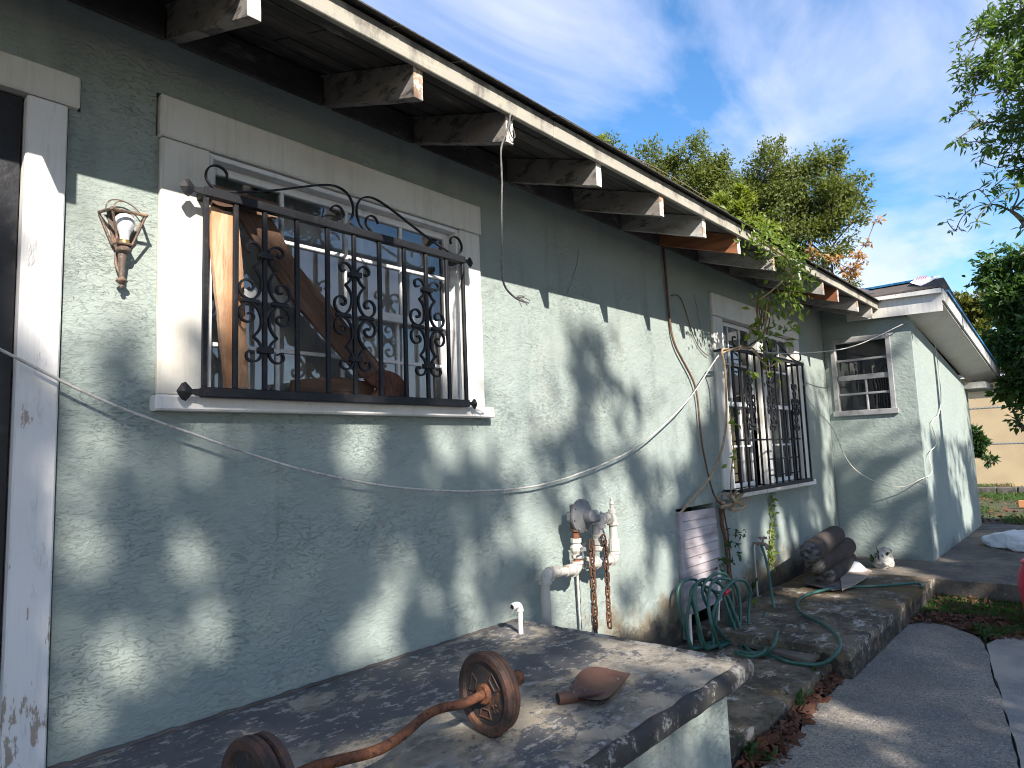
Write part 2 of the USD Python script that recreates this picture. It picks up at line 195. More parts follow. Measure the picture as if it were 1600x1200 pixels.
pm('red_plastic', (.55, .025, .06), [dict(col=(.40, .018, .045), scale=8, lo=.5, hi=.7)], rough=.38)
pm('tarp_blue', (.05, .27, .55), [dict(col=(.08, .36, .66), scale=8, lo=.5, hi=.65)], [dict(scale=14, detail=4, distance=.01)], rough=.45)
pm('sticker_white', (.75, .73, .72), rough=.5)
pm('sticker_red', (.55, .06, .06), rough=.5)
pm('felt_dark', (.075, .065, .06), [dict(col=(.13, .11, .10), scale=6, lo=.5, hi=.7)], [dict(scale=90, detail=4, distance=.004)], rough=.95)
pm('beige_wall', (.50, .38, .22), [dict(col=(.42, .31, .18), scale=1.2, lo=.45, hi=.7)], [dict(scale=40, detail=3, distance=.003)], rough=.85)
pm('fence_steel', (.36, .35, .33), rough=.5, metallic=.3)
pm('block_dark', (.11, .10, .09), [dict(col=(.05, .047, .042), scale=6, lo=.45, hi=.62, detail=8)], [dict(scale=30, detail=6, distance=.01)], rough=.95)
pm('orange_wood', (.46, .20, .085), rough=.75)
pm('lamp_metal', (.09, .066, .052), [dict(col=(.26, .14, .09), scale=34, lo=.52, hi=.64, detail=7, nr=.7), dict(col=(.42, .32, .24), scale=60, lo=.63, hi=.72, detail=5, amt=.7)], [dict(scale=120, detail=5, distance=.0015)], rough=.6, spec=.5)
pm('bulb_glass', (.60, .61, .64), rough=.22, spec=.6, extra={'coat_weight': .4})
pm('brass', (.55, .36, .11), [dict(col=(.35, .2, .06), scale=60, lo=.5, hi=.6)], rough=.4, metallic=.8)
pm('hole', (.012, .011, .01), rough=1.)
pm('tap_metal', (.20, .12, .09), [dict(col=(.30, .27, .24), scale=40, lo=.5, hi=.6)], rough=.6)
pm('litter', (.2, .1, .05), [], [dict(scale=60, detail=3, distance=.003)], rough=.85, rand=[(0, (.11, .048, .028)), (.35, (.27, .105, .05)), (.7, (.36, .17, .085)), (1, (.20, .13, .09))])
leaf_mat('oak_leaf', [(.11, .135, .03), (.22, .24, .045), (.33, .33, .06), (.42, .39, .085)], .4, .5)
leaf_mat('yellow_leaf', [(.17, .21, .03), (.27, .31, .035), (.36, .37, .04)], .4)
leaf_mat('dry_leaf', [(.38, .22, .10), (.50, .32, .15), (.32, .20, .10)], .35)
leaf_mat('branch_leaf', [(.09, .15, .035), (.17, .25, .05), (.28, .35, .065), (.40, .44, .09)], .45, .4)
leaf_mat('vine_tree_leaf', [(.05, .10, .025), (.09, .16, .035), (.17, .25, .05)], .4, .4)
leaf_mat('far_leaf', [(.10, .11, .02), (.17, .16, .025), (.22, .19, .03)], .35)
leaf_mat('shade_leaf', [(.03, .06, .015), (.06, .1, .02)], .2)
leaf_mat('vine_leaf', [(.14, .20, .035), (.26, .34, .06), (.40, .46, .12)], .4, .4)
leaf_mat('weed_leaf', [(.03, .07, .018), (.055, .12, .025), (.09, .17, .04)], .3, .5)
leaf_mat('grass_blade', [(.05, .10, .02), (.085, .16, .03), (.14, .20, .04)], .3, .6)
usdkit.material(stage, '/World/Looks/window_glass', {'t': ('transparent_bsdf', {'color': (.93, .95, .96)}), 'g': ('glossy_bsdf', {'color': (1, 1, 1), 'roughness': .012}), 'f': ('fresnel', {'IOR': 1.95}), 'm': ('mix_closure', {}),
    'ge': ('geometry', {}), 'n': ('noise_texture', {'scale': 5.0, 'detail': 1.0}), 'b': ('bump', {'strength': .25, 'distance': .004})},
    [('f.fac', 'm.fac'), ('t.BSDF', 'm.closure1'), ('g.BSDF', 'm.closure2'), ('ge.position', 'n.vector'), ('n.fac', 'b.height'), ('b.normal', 'g.normal')], surface='m.closure')
LOOK['window_glass'] = UsdShade.Material.Get(stage, '/World/Looks/window_glass')

# ------------------------------------------------------------------ mesh helpers
taken = {}
def path_for(name, parent):
    base = f"{parent.GetPath() if parent else '/World'}/{name}"
    k = taken.get(base, -1)+1; taken[base] = k
    return base if k == 0 else f'{base}_{k:03d}'
def tag(p, label=None, cat=None, group=None, kind=None):
    for k, v in (('label', label), ('category', cat), ('group', group), ('kind', kind)):
        if v: p.SetCustomDataByKey(k, v)
    return p
def obj(name, mesh, mat, parent=None, smooth=False, label=None, cat=None, group=None, kind=None):
    if isinstance(mesh, list): mesh = join(mesh)
    p = usdkit.mesh(stage, path_for(name, parent), mesh, LOOK[mat], smooth).GetPrim()
    return tag(p, label, cat, group, kind)
def thing(name, label, cat, group=None, loc=None):
    x = UsdGeom.Xform.Define(stage, path_for(name, None))
    return tag(x.GetPrim(), label, cat, group)
def arr(mesh):
    v, f, _ = meshkit.arrays(mesh); return v, f
def join(ms):
    V, Fs, n = [], [], 0
    for q in ms:
        v, f = arr(q); V.append(v); Fs.append(f+n); n += len(v)
    return np.vstack(V), np.vstack(Fs)
def xf(mesh, M):
    v, f = arr(mesh); M = np.asarray(M)
    v = v@M[:3, :3].T+M[:3, 3]
    return v, (f if np.linalg.det(M[:3, :3]) > 0 else f[:, ::-1])
def frame(o, ex, ey, ez):
    M = np.eye(4); M[:3, 0], M[:3, 1], M[:3, 2], M[:3, 3] = ex, ey, ez, o; return M
def moved(mesh, o): 
    v, f = arr(mesh); return v+np.asarray(o), f
def box(x0, x1, y0, y1, z0, z1, c=.004):
    """a box with chamfered edges"""
    lo, hi = np.minimum([x0, y0, z0], [x1, y1, z1]), np.maximum([x0, y0, z0], [x1, y1, z1])
    c = min(c, .45*(hi-lo).min())
    if c <= 0: return trimesh.creation.box(bounds=[lo, hi])
    P = []
    for k in range(3):
        for s in np.ndindex(2, 2, 2):
            p = np.where(np.array(s) == 0, lo+c, hi-c); p[k] = (lo, hi)[s[k]][k]; P.append(p)
    return hull(P)
def hull(P):
    return mf.Manifold.hull_points(np.asarray(P, float))
def prism(poly, axis, a, b, c=0):
    """a polygon (list of 2-D points, the two other axes in order) pulled along axis from a to b"""
    from shapely.geometry import Polygon
    e = trimesh.creation.extrude_polygon(Polygon(poly), abs(b-a), engine='earcut')
    v, f = np.array(e.vertices), np.array(e.faces); lo = min(a, b)
    out = np.zeros_like(v); o = [k for k in range(3) if k != axis]
    out[:, o[0]], out[:, o[1]], out[:, axis] = v[:, 0], v[:, 1], v[:, 2]+lo
    if axis == 1: f = f[:, ::-1]
    return out, f
def spl(P, n=60, closed=False):
    P = np.asarray(P, float)
    if closed: P = np.vstack([P, P[:1]])
    t = np.r_[0, np.cumsum(np.linalg.norm(np.diff(P, axis=0), axis=1)**.6)]
    return CubicSpline(t, P, bc_type='periodic' if closed else 'natural')(np.linspace(0, t[-1], n))
def tube(P, r, n=8, closed=False):
    P = np.asarray(P, float); k = len(P); r = np.broadcast_to(np.asarray(r, float), (k,))
    T = np.gradient(P, axis=0)
    if closed: T = np.roll(P, -1, 0)-np.roll(P, 1, 0)
    T /= np.linalg.norm(T, axis=1, keepdims=True)+1e-12
    a = np.cross(T[0], [0, 0, 1.] if abs(T[0][2]) < .9 else [1., 0, 0]); a /= np.linalg.norm(a)
    V = []; ang = np.arange(n)*2*np.pi/n
    for i in range(k):
        a = a-T[i]*(a@T[i]); a /= np.linalg.norm(a)+1e-12; b = np.cross(T[i], a)
        V.append(P[i]+r[i]*(np.cos(ang)[:, None]*a+np.sin(ang)[:, None]*b))
    V = np.vstack(V); F = []
    for i in range(k if closed else k-1):
        j = (i+1) % k
        for q in range(n):
            q2 = (q+1) % n
            F += [(i*n+q, i*n+q2, j*n+q2), (i*n+q, j*n+q2, j*n+q)]
    if not closed:
        V = np.vstack([V, P[0], P[-1]]); c0, c1 = k*n, k*n+1
        for q in range(n):
            q2 = (q+1) % n; F += [(c0, q2, q), (c1, (k-1)*n+q, (k-1)*n+q2)]
    return V, np.array(F)
def lathe(prof, n=24, o=(0, 0, 0), axis=(0, 0, 1)):
    """prof: (radius, along) pairs from start to end"""
    ez = np.asarray(axis, float); ez /= np.linalg.norm(ez)
    ex = np.cross(ez, [0, 0, 1.] if abs(ez[2]) < .9 else [1., 0, 0]); ex /= np.linalg.norm(ex); ey = np.cross(ez, ex)
    ang = np.arange(n)*2*np.pi/n; V, F = [], []
    for r_, h in prof: V.append(np.asarray(o)+h*ez+r_*(np.cos(ang)[:, None]*ex+np.sin(ang)[:, None]*ey))
    V = np.vstack(V)
    for i in range(len(prof)-1):
        for q in range(n):
            q2 = (q+1) % n; F += [(i*n+q, i*n+q2, (i+1)*n+q2), (i*n+q, (i+1)*n+q2, (i+1)*n+q)]
    k = len(prof)
    V = np.vstack([V, np.asarray(o)+prof[0][1]*ez, np.asarray(o)+prof[-1][1]*ez])
    for q in range(n):
        q2 = (q+1) % n; F += [(k*n, q2, q), (k*n+1, (k-1)*n+q, (k-1)*n+q2)]
    return V, np.array(F)
def ribbon(P, o, ex, ez, ey, width, thick):
    """a flat iron band: 2-D path P in the plane (ex, ez), width along ey"""
    P = np.asarray(P, float); T = np.gradient(P, axis=0); T /= np.linalg.norm(T, axis=1, keepdims=True)+1e-12
    Nn = np.stack([-T[:, 1], T[:, 0]], 1)*thick/2
    to = lambda q, s: np.asarray(o)+q[:, :1]*ex+q[:, 1:]*ez+s*ey*width/2
    R = [to(P+Nn, 1), to(P-Nn, 1), to(P-Nn, -1), to(P+Nn, -1)]
    k = len(P); V = np.stack(R, 1).reshape(-1, 3); F = []
    for i in range(k-1):
        for q in range(4):
            q2 = (q+1) % 4; F += [(i*4+q, i*4+q2, (i+1)*4+q2), (i*4+q, (i+1)*4+q2, (i+1)*4+q)]
    F += [(0, 2, 1), (0, 3, 2), (k*4-4, k*4-3, k*4-2), (k*4-4, k*4-2, k*4-1)]
    return V, np.array(F)
def leaves(P, size, aspect=.45, rs=None, D=None, fold=.25, spread=1.):
    """leaf-shaped folded diamonds at P; D: leaf directions or None for random ones"""
    rs = rs or rng; n = len(P)
    d = rs.normal(size=(n, 3)); d[:, 2] -= .15
    if D is not None: d = np.asarray(D)+spread*.6*rs.normal(size=(n, 3))
    d /= np.linalg.norm(d, axis=1, keepdims=True)
    a = np.cross(d, rs.normal(size=(n, 3))*.75+SUN*1.0+[0, 0, .25]); a /= np.linalg.norm(a, axis=1, keepdims=True)+1e-9
    nn = np.cross(a, d); L = size*rs.uniform(.45, 1.35, (n, 1)); W = L*aspect*.5
    base = np.asarray(P); mid = base+d*L*.45
    V = np.stack([base, mid+a*W+nn*W*fold, base+d*L-nn*L*.12, mid-a*W+nn*W*fold], 1).reshape(-1, 3)
    q = np.arange(n)[:, None]*4
    return V, np.vstack([q+[0, 1, 2], q+[0, 2, 3]])
def rough(mesh, amp, scale, seed=0):
    v, f = arr(mesh)
    d = np.stack([meshkit.fbm(v*scale+k*17.3, 3, seed+k) for k in range(3)], 1)-.5
    return v+d*2*amp, f
def grid_slab(xs, ys, zt, zb, amp=.004, edge=.0, seed=0, scale=4.):
    """a slab with an uneven top: xs, ys are the grid lines"""
    X, Yy = np.meshgrid(xs, ys, indexing='ij'); n, k = X.shape
    Zt = zt+amp*(meshkit.fbm(np.stack([X*scale, Yy*scale, 0*X+seed], -1), 4, seed)-.5)*2
    V = np.vstack([np.stack([X, Yy, Zt], -1).reshape(-1, 3), np.stack([X, Yy, 0*X+zb], -1).reshape(-1, 3)])
    F = []; o = n*k
    for i in range(n-1):
        for j in range(k-1):
            a, b, c, d = i*k+j, (i+1)*k+j, (i+1)*k+j+1, i*k+j+1
            F += [(a, b, c), (a, c, d)]
    def side(idx):
        for a, b in zip(idx[:-1], idx[1:]): F.extend([(a, o+a, o+b), (a, o+b, b)])
    side([i*k for i in range(n)]); side([(n-1)*k+j for j in range(k)]); side([i*k+k-1 for i in range(n)][::-1]); side([j for j in range(k)][::-1])
    f = np.array(F); f[2*(n-1)*(k-1):] = f[2*(n-1)*(k-1):]
    return V, f
EX, EY, EZ = np.eye(3)

# ================================================================== THE GROUND
STOOP_Z, UPW, LOW = .61, .19, .10
def jag(poly, step=.06, amp=.02, seed=1):
    poly = np.asarray(poly, float); out = []
    for a, b in zip(poly, np.roll(poly, -1, 0)):
        k = max(1, int(np.linalg.norm(b-a)/step))
        if np.linalg.norm(b-a) > 8: k = 4
        for t in np.arange(k)/k: out.append(a+(b-a)*t)
    out = np.array(out); q = np.c_[out*6, 0*out[:, 0]]
    return out+np.c_[meshkit.fbm(q, 3, seed)-.5, meshkit.fbm(q, 3, seed+9)-.5]*amp*2
gx = np.r_[-60, -20, -8, np.arange(-4, 30, .5), 45, 90]; gy = np.r_[-90, -40, -15, np.arange(-8, 12, .5), 30, 90]
X, Yg = np.meshgrid(gx, gy, indexing='ij')
Zg = .012*(meshkit.fbm(np.stack([X, Yg, 0*X], -1)*.8, 3, 3)-.5)-.012 + np.where((X > 6.3) & (Yg < -.9), .03*(meshkit.fbm(np.stack([X, Yg, 0*X], -1)*1.5, 3, 5)), 0)
V = np.stack([X, Yg, Zg], -1).reshape(-1, 3); n, k = X.shape
F = np.array([f for i in range(n-1) for j in range(k-1) for f in (((i*k+j), (i+1)*k+j, (i+1)*k+j+1), (i*k+j, (i+1)*k+j+1, i*k+j+1))])
obj('ground', (V, F), 'soil', smooth=True, label='bare brown soil ground with dead leaves around the house', cat='ground', kind='structure')

edge_px = [(1185, 1199), (1215, 1185), (1248, 1148), (1262, 1118), (1292, 1086), (1318, 1058), (1345, 1026), (1360, 1012), (1374, 1002), (1390, 986), (1418, 976), (1450, 972), (1490, 980), (1524, 994)]
E1 = [WZ(*p, .022)[:2] for p in edge_px]
J = [WZ(*p, .022)[:2] for p in ((1538, 1006), (1553, 1058), (1563, 1098), (1580, 1150), (1600, 1230))]
dirv = (J[-1]-J[0])/np.linalg.norm(J[-1]-J[0])
poly = jag([(-3, -1.25), (1.4, -1.25), (2.5, -1.2)]+E1+J+[J[-1]+dirv*4, (-3, -6.5)], .05, .022)
obj('driveway', prism(poly, 2, -.05, .022), 'drive_surface', label='worn grey asphalt driveway with a ragged edge beside the walkway', cat='driveway', kind='structure')
K = [p+np.array([.017, -.008]) for p in J]
far = [WZ(1600, 985, .018)[:2], WZ(1570, 992, .018)[:2]]
poly = jag([K[0]]+[far[1], far[0]]+[(8.0, -3.2), (8, -9), (2, -9)]+[K[-1]+dirv*3.6]+K[::-1][:-1], .09, .012, 4)
obj('driveway_slab', prism(poly, 2, -.05, .018), 'drive_slab', label='paler concrete slab of the driveway behind the open crack', cat='driveway', kind='structure')

# ------------------------------------------------------------------ walkway
xs = lambda a, b, s: np.linspace(a, b, max(2, int((b-a)/s)+1))
def worn(mesh, amp, sc, seed): return rough(mesh, amp, sc, seed)
obj('walkway', worn(grid_slab(xs(2.45, 4.56, .06), xs(-.945, .02, .06), LOW, -.08, .008, seed=2), .012, 7, 3), 'walk_lower', smooth=30, label='lower concrete walkway slab between the stoop and the raised slab', cat='walkway', kind='structure')
obj('walkway', worn(grid_slab(xs(4.47, 7.16, .06), xs(-1.06, -.02, .06), UPW, -.08, .007, seed=5), .014, 6, 11), 'walk_concrete', smooth=30, label='raised mouldy concrete walkway slab with the hose lying on it', cat='walkway', kind='structure')
obj('walkway', worn(grid_slab(xs(7.175, 11.9, .12), xs(-2.6, -.02, .12), UPW-.005, -.08, .006, seed=8), .010, 5, 17), 'walk_back', smooth=30, label='dark concrete apron beside the house extension', cat='walkway', kind='structure')
pts = [WZ(*p, LOW+.02) for p in ((1228, 1012), (1284, 1020), (1286, 1036), (1232, 1030))]
# ================================================================== THE HOUSE
house = thing('house', 'sage green stucco bungalow with white trim and open wooden eaves', 'house')
X_END, WALL_TOP = 8.15, 3.08
DC = dict(x0=-.55, x1=.476, z0=.63, z1=2.60)                     # door opening
W1 = dict(x0=.855, x1=2.437, z0=1.645, z1=2.752)                 # casing outside sizes
W2 = dict(x0=5.17, x1=7.24, z0=1.03, z1=2.735)
VT = dict(x0=4.37, x1=4.99, z0=.10, z1=1.02)
cube = lambda x0, x1, y0, y1, z0, z1: mf.Manifold.cube([x1-x0, y1-y0, z1-z0]).translate([x0, y0, z0])
wall = cube(-4, X_END, 0, .2, -.1, WALL_TOP)
g = .007
wall -= cube(DC['x0']-.1-g, .582+g, -.1, .3, .61, 2.60+g)+cube(DC['x0']-.14-g, .614+g, -.1, .3, 2.60, 2.705+g)
wall -= cube(W1['x0']+.01-g, W1['x1']-.01+g, -.1, .3, W1['z0']+.04, 2.62)+cube(W1['x0']-g, W1['x1']+g, -.1, .3, 2.60, W1['z1']+g)
wall -= cube(W2['x0']-g, W2['x1']+g, -.1, .3, W2['z0']+.04, W2['z1']+g)
wall -= cube(VT['x0'], VT['x1'], -.1, .3, VT['z0'], VT['z1'])
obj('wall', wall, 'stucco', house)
obj('side_wall', [box(-4, -3.8, .2, 6, -.1, WALL_TOP, 0), box(-3.8, 8.15, 5.8, 6, -.1, WALL_TOP, 0)], 'stucco', house)
room = trimesh.creation.box(bounds=[[-3.7, .55, .3], [8.1, 3.0, 3.0]]); room.invert()
obj('interior', (np.array(room.vertices), np.array(room.faces)), 'dark_room', house)
obj('door_backing', box(DC['x0']-.3, .70, .10, .13, .5, 2.8, 0), 'dark_gap', house); obj('vent_backing', box(VT['x0']-.1, VT['x1']+.1, .21, .24, 0, 1.1, 0), 'dark_gap', house)
# bead of render round the trim
# --- door
door = obj('door', box(DC['x0'], DC['x1']-.004, .012, .05, DC['z0'], DC['z1']-.004, .003), 'door_black', house)
obj('door_panel', [box(-.45, .30, .004, .012, 1.9, 2.45, .003), box(-.45, .30, .004, .012, .8, 1.6, .003)], 'door_black', door)
dcas = obj('door_casing', worn(box(DC['x1'], .582, -.022, .05, .60, 2.597, .005), .002, 5, 1), 'trim_peeling', house, label='peeling white door jamb board')
obj('head_board', worn(box(DC['x0']-.14, .614, -.026, .05, 2.600, 2.705, .006), .002, 5, 2), 'trim_paint', dcas)
# --- windows
def part(name, parent, label=None):
    return tag(UsdGeom.Xform.Define(stage, path_for(name, parent)).GetPrim(), label)
win = part('window', house, 'white cased window behind the iron grille with the broken boards')
for a, b in ((W1['x0']+.004, 1.027), (2.282, W1['x1']-.012)): obj('jamb', box(a, b, -.020, .05, 1.70, 2.597, .005), 'trim_paint', win)
obj('head_board', box(W1['x0'], W1['x1'], -.024, .05, 2.600, W1['z1'], .006), 'trim_paint', win)
obj('sill', worn(box(W1['x0']-.012, W1['x1']+.02, -.055, .06, W1['z0'], 1.697, .006), .0035, 9, 5), 'trim_peeling', win)
obj('stop', [box(1.027, 1.045, -.006, .07, 1.70, 2.597, .002), box(2.264, 2.282, -.006, .07, 1.70, 2.597, .002), box(1.045, 2.264, -.004, .07, 2.578, 2.597, .002)], 'sash_paint', win)
cx = np.linspace(1.045, 2.264, 5); zmid = 2.12
def sash(parent, cols, zs_, y, st=.032, mu=.016, rail_lo=.04):
    x0, x1 = cols[0], cols[-1]; z0, z1 = zs_[0], zs_[-1]; ms = []
    ms += [box(x0, x0+st, y, y+.03, z0, z1, .003), box(x1-st, x1, y, y+.03, z0, z1, .003), box(x0+st, x1-st, y, y+.03, z0, z0+rail_lo, .003), box(x0+st, x1-st, y, y+.03, z1-st, z1, .003)]
    obj('sash_frame', ms, 'sash_paint', parent)
    for c in cols[1:-1]: obj('muntin', box(c-mu/2, c+mu/2, y+.002, y+.028, z0+rail_lo, z1-st, .003), 'sash_paint', parent)
    for z in zs_[1:-1]:
        for a, b in zip(cols[:-1], cols[1:]):
            obj('muntin', box(max(a, x0+st)+mu/2*(a > x0), min(b, x1-st)-mu/2*(b < x1), y+.002, y+.028, z-mu/2, z+mu/2, .003), 'sash_paint', parent)
    for a, b in zip(cols[:-1], cols[1:]):
        for c, d in zip(zs_[:-1], zs_[1:]):
            A, B, Cc, Dd = max(a, x0+st), min(b, x1-st), max(c, z0+rail_lo), min(d, z1-st)
            ty, tz = rng.uniform(-.0012, .0012, 2)
            v = np.array([[A, y+.014+ty, Cc], [B, y+.014-ty, Cc+0], [B, y+.014-ty+tz, Dd], [A, y+.014+ty+tz, Dd]])
            obj('pane', (v, np.array([[0, 1, 2], [0, 2, 3]])), 'window_glass', parent)
sash(win, cx, [2.085, 2.345, 2.578], .045)
sash(win, cx, [1.700, 1.905, 2.125], .080)
def curtain(x0, x1, z0, z1, y, waves, amp, seed, label):
    xs_ = np.linspace(x0, x1, 160); zs_ = np.linspace(z0, z1, 14)
    XX, ZZ = np.meshgrid(xs_, zs_, indexing='ij')
    q = np.stack([XX*waves, ZZ*1.2, 0*XX+seed], -1)
    YY = y+amp*(meshkit.fbm(q, 3, seed)-.5)*2
    V = np.stack([XX, YY, ZZ], -1).reshape(-1, 3); k = len(zs_)
    F = np.array([f for i in range(len(xs_)-1) for j in range(k-1) for f in ((i*k+j, (i+1)*k+j, (i+1)*k+j+1), (i*k+j, (i+1)*k+j+1, i*k+j+1))])
    return obj('curtain', (V, F), 'curtain', smooth=True, label=label, cat='curtain')
curtain(1.03, 2.29, 1.70, 2.60, .19, 9, .05, 3, 'white curtain hanging behind the glass of the boarded window')
# window 2
win2 = part('window', house, 'white double window behind the vine covered iron bars')
for a, b in ((W2['x0'], 5.36), (7.09, W2['x1']), (6.093, 6.247)): obj('jamb', box(a, b, -.02, .05, 1.10, 2.54, .005), 'trim_paint', win2)
obj('head_board', box(W2['x0'], W2['x1'], -.024, .05, 2.543, W2['z1'], .006), 'trim_paint', win2)
obj('sill', box(W2['x0'], W2['x1']+.03, -.07, .06, W2['z0'], 1.085, .006), 'trim_peeling', win2)
for a, b in ((5.36, 6.09), (6.25, 7.09)):
    cols = np.linspace(a, b, 4)
    sash(win2, cols, [1.80, 2.17, 2.54], .045, .036, .018)
    sash(win2, cols[[0, 1, 3]] if False else cols, [1.09, 1.45, 1.84], .080, .036, .018)
curtain(5.36, 6.05, 1.10, 2.1, .3, 7, .06, 8, 'pale curtain behind the glass of the double window with vines')
# --- lap siding panel low on the wall
sid = obj('siding_panel', [box(4.37, 4.415, -.03, .05, .12, 1.0, .004)], 'siding_paint', house, label='peeling lilac white panel of lap boards low on the wall')
for i in range(11):
    z = .27+i*.066; t = rng.normal(0, .005); lx = rng.uniform(-.004, .006)
    b = hull([(4.418, -.004, z), (4.985+lx, -.004, z+t), (4.418, -.021, z), (4.985+lx, -.021, z+t), (4.418, -.004, z+.063), (4.985+lx, -.004, z+.063+t), (4.418, -.012, z+.062), (4.985+lx, -.012, z+.062+t)])
    obj('lap_board', worn(b, .002, 8, i), 'siding_paint', sid)
# --- roof: rafters, soffit boards, fascia, shingles
SL = .345; yE = -.60
zb = lambda y: 1.505+1.46+SL*y                                    # underside of the rafters
RH = .135
raf_x = [-.95, -.33, .30, .891, 1.527, 2.023, 2.688, 3.307, 3.855, 4.371, 5.015, 5.60, 6.19, 6.62, 7.30, 7.84]
for i, x in enumerate(raf_x):
    w = .042; tw = rng.normal(0, .006)
    redw = i in (9, 13)
    y1 = .20; ye = yE+rng.uniform(-.006, .006)
    P = [(x-w/2+dx+(tw if y < 0 else 0), y, zb(y)+h) for dx in (0, w) for y in (ye, y1) for h in (0, RH-.003)]
    rf = obj('rafter', worn(trimesh.Trimesh(*arr(hull(P))).subdivide_to_size(.12), .003, 9, i), 'new_wood' if redw else 'rafter_paint', house, label='unpainted reddish rafter tail' if redw else None)
    obj('rafter_end', worn(trimesh.Trimesh(*arr(hull([(x-w/2+tw+dx*w, y, zb(ye)+h) for dx in (0, 1) for y in (ye-.0035, ye-.0005) for h in (.002, RH-.006)]))).subdivide_to_size(.04), .0012, 14, i), 'rafter_end', rf)
bw = .118; nb = 6
s_ = np.array([0, 1, SL]); s_ /= np.linalg.norm(s_); nrm = np.array([0, -SL, 1]); nrm /= np.linalg.norm(nrm)
def slope_box(x0, x1, y0, y1, t0, t1, c=.003, base=lambda y: zb(y)+RH):
    """a board on the roof slope between y0 and y1, from t0 to t1 above the rafters"""
    P = []
    for x in (x0, x1):
        for y in (y0, y1):
            for t in (t0, t1): P.append(np.array([x, y, base(y)])+nrm*t)
    return hull(P)
for i in range(7):
    y0 = -.598+i*bw
    for a, b in ((-3.9, 1.21), (1.216, 4.09), (4.096, 8.36)) if i % 2 else ((-3.9, 2.35), (2.356, 5.3), (5.306, 8.36)):
        t = rng.uniform(0, .004)
        obj('soffit_board', worn(slope_box(a, b, y0+.004, y0+bw-.004, t, .018), .0015, 4, i), 'soffit_wood', house)
obj('frieze_board', [box(a+.024, b-.024, -.018, -.002, zb(-.01)-.005, zb(0)+RH-.02, .003) for a, b in zip(raf_x[:-1], raf_x[1:])], 'soffit_wood', house)
for a, b in ((-3.9, 2.302), (2.305, 3.02), (3.023, 5.6), (5.603, 8.5)):
    z0 = zb(-.61)+RH-.012
    q = trimesh.Trimesh(*arr(box(a, b, -.624, -.601, z0-.002, z0+.080, .003))).subdivide_to_size(.35)
    v, f = np.array(q.vertices), np.array(q.faces); v[:, 2] += .006*(meshkit.noise(np.c_[v[:, 0]*.9, 0*v[:, 0], 0*v[:, 0]], 5)-.5)*2
    obj('fascia', (v, f), 'fascia_paint', house)
obj('roof', [slope_box(-4, 8.5, -.60, 3, .0185, .06), slope_box(-4, 8.5, 3.0, 6.6, .0185, .06, base=lambda y: zb(3)+RH-SL*(y-3))], 'shingle', house)
sx0 = -4.0
for row in range(3):
    x = sx0+row*.11
    while x < 8.5:
        L = .30
        lo = -.631+row*.14-rng.uniform(0, .006)
        if row == 0 or x < 8.5:
            obj('shingle', slope_box(x+.002, min(x+L, 8.52), lo, lo+.16, .0795, .0835+rng.uniform(0, .004), .001), 'shingle', house) if row == 0 else None
        x += L
obj('roofing', [slope_box(-4, 8.5, -.60+.14*r, -.60+.14*r+.15, 0.0665, .078+.001*(r % 2)) for r in range(1, 20)], 'shingle', house, kind='stuff')
obj('gable_wall', prism([(0, WALL_TOP), (3, zb(3)+RH), (6, WALL_TOP)], 0, 7.95, 8.1), 'stucco_smooth', house)

# ================================================================== THE EXTENSION
AX, AY, AXE = 8.15, -.892, 11.75
ext = thing('house_extension', 'low sage green stucco extension with white eave and torn roof covering', 'house')
ow = dict(y0=-.69, y1=-.068, z0=1.77, z1=2.62)
aw = cube(AX, AX+.18, AY, 0-.002, 0, 3.0)-cube(AX-.1, AX+.3, ow['y0'], ow['y1'], ow['z0'], ow['z1'])
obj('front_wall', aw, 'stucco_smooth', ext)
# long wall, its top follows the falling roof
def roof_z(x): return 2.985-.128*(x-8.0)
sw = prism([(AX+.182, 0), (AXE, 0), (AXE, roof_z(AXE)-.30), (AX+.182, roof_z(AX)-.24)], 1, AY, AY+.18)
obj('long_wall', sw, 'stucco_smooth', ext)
obj('end_wall', box(AXE-.18, AXE, AY+.19, 3, 0, roof_z(AXE)-.1, 0), 'stucco_smooth', ext)
# window in the front wall (aluminium awning panes)
wn = obj('window', [box(AX-.018, AX+.06, ow['y0'], ow['y0']+.05, ow['z0'], ow['z1'], .004), box(AX-.018, AX+.06, ow['y1']-.05, ow['y1'], ow['z0'], ow['z1'], .004),
                    box(AX-.016, AX+.06, ow['y0']+.05, ow['y1']-.05, ow['z1']-.05, ow['z1'], .004), box(AX-.03, AX+.06, ow['y0']-.02, ow['y1']+.02, ow['z0']-.03, ow['z0']+.03, .004)], 'aluminium', ext, label='dark awning window with pale metal frame')
zz = [1.80, 1.985, 2.17, 2.37, 2.57]
for j, z in enumerate(zz[1:-1]): obj('rail', box(AX+.004, AX+.05, ow['y0']+.052, ow['y1']-.052, z-(.028 if j == 1 else .011), z+(.028 if j == 1 else .011), .003), 'aluminium', wn)
obj('rail', box(AX+.008, AX+.046, -.415, -.397, 1.80, 2.14, .003), 'aluminium', wn)
for a, b in zip(zz[:-1], zz[1:]):
    v = np.array([[AX+.03, ow['y0']+.05, a], [AX+.03, ow['y1']-.05, a], [AX+.026, ow['y1']-.05, b], [AX+.026, ow['y0']+.05, b]])
    obj('pane', (v, np.array([[0, 1, 2], [0, 2, 3]])), 'window_glass', wn)
room = trimesh.creation.box(bounds=[[8.36, -.68, .3], [11, 2.5, 2.9]]); room.invert()
obj('interior', (np.array(room.vertices), np.array(room.faces)), 'dark_room', ext)
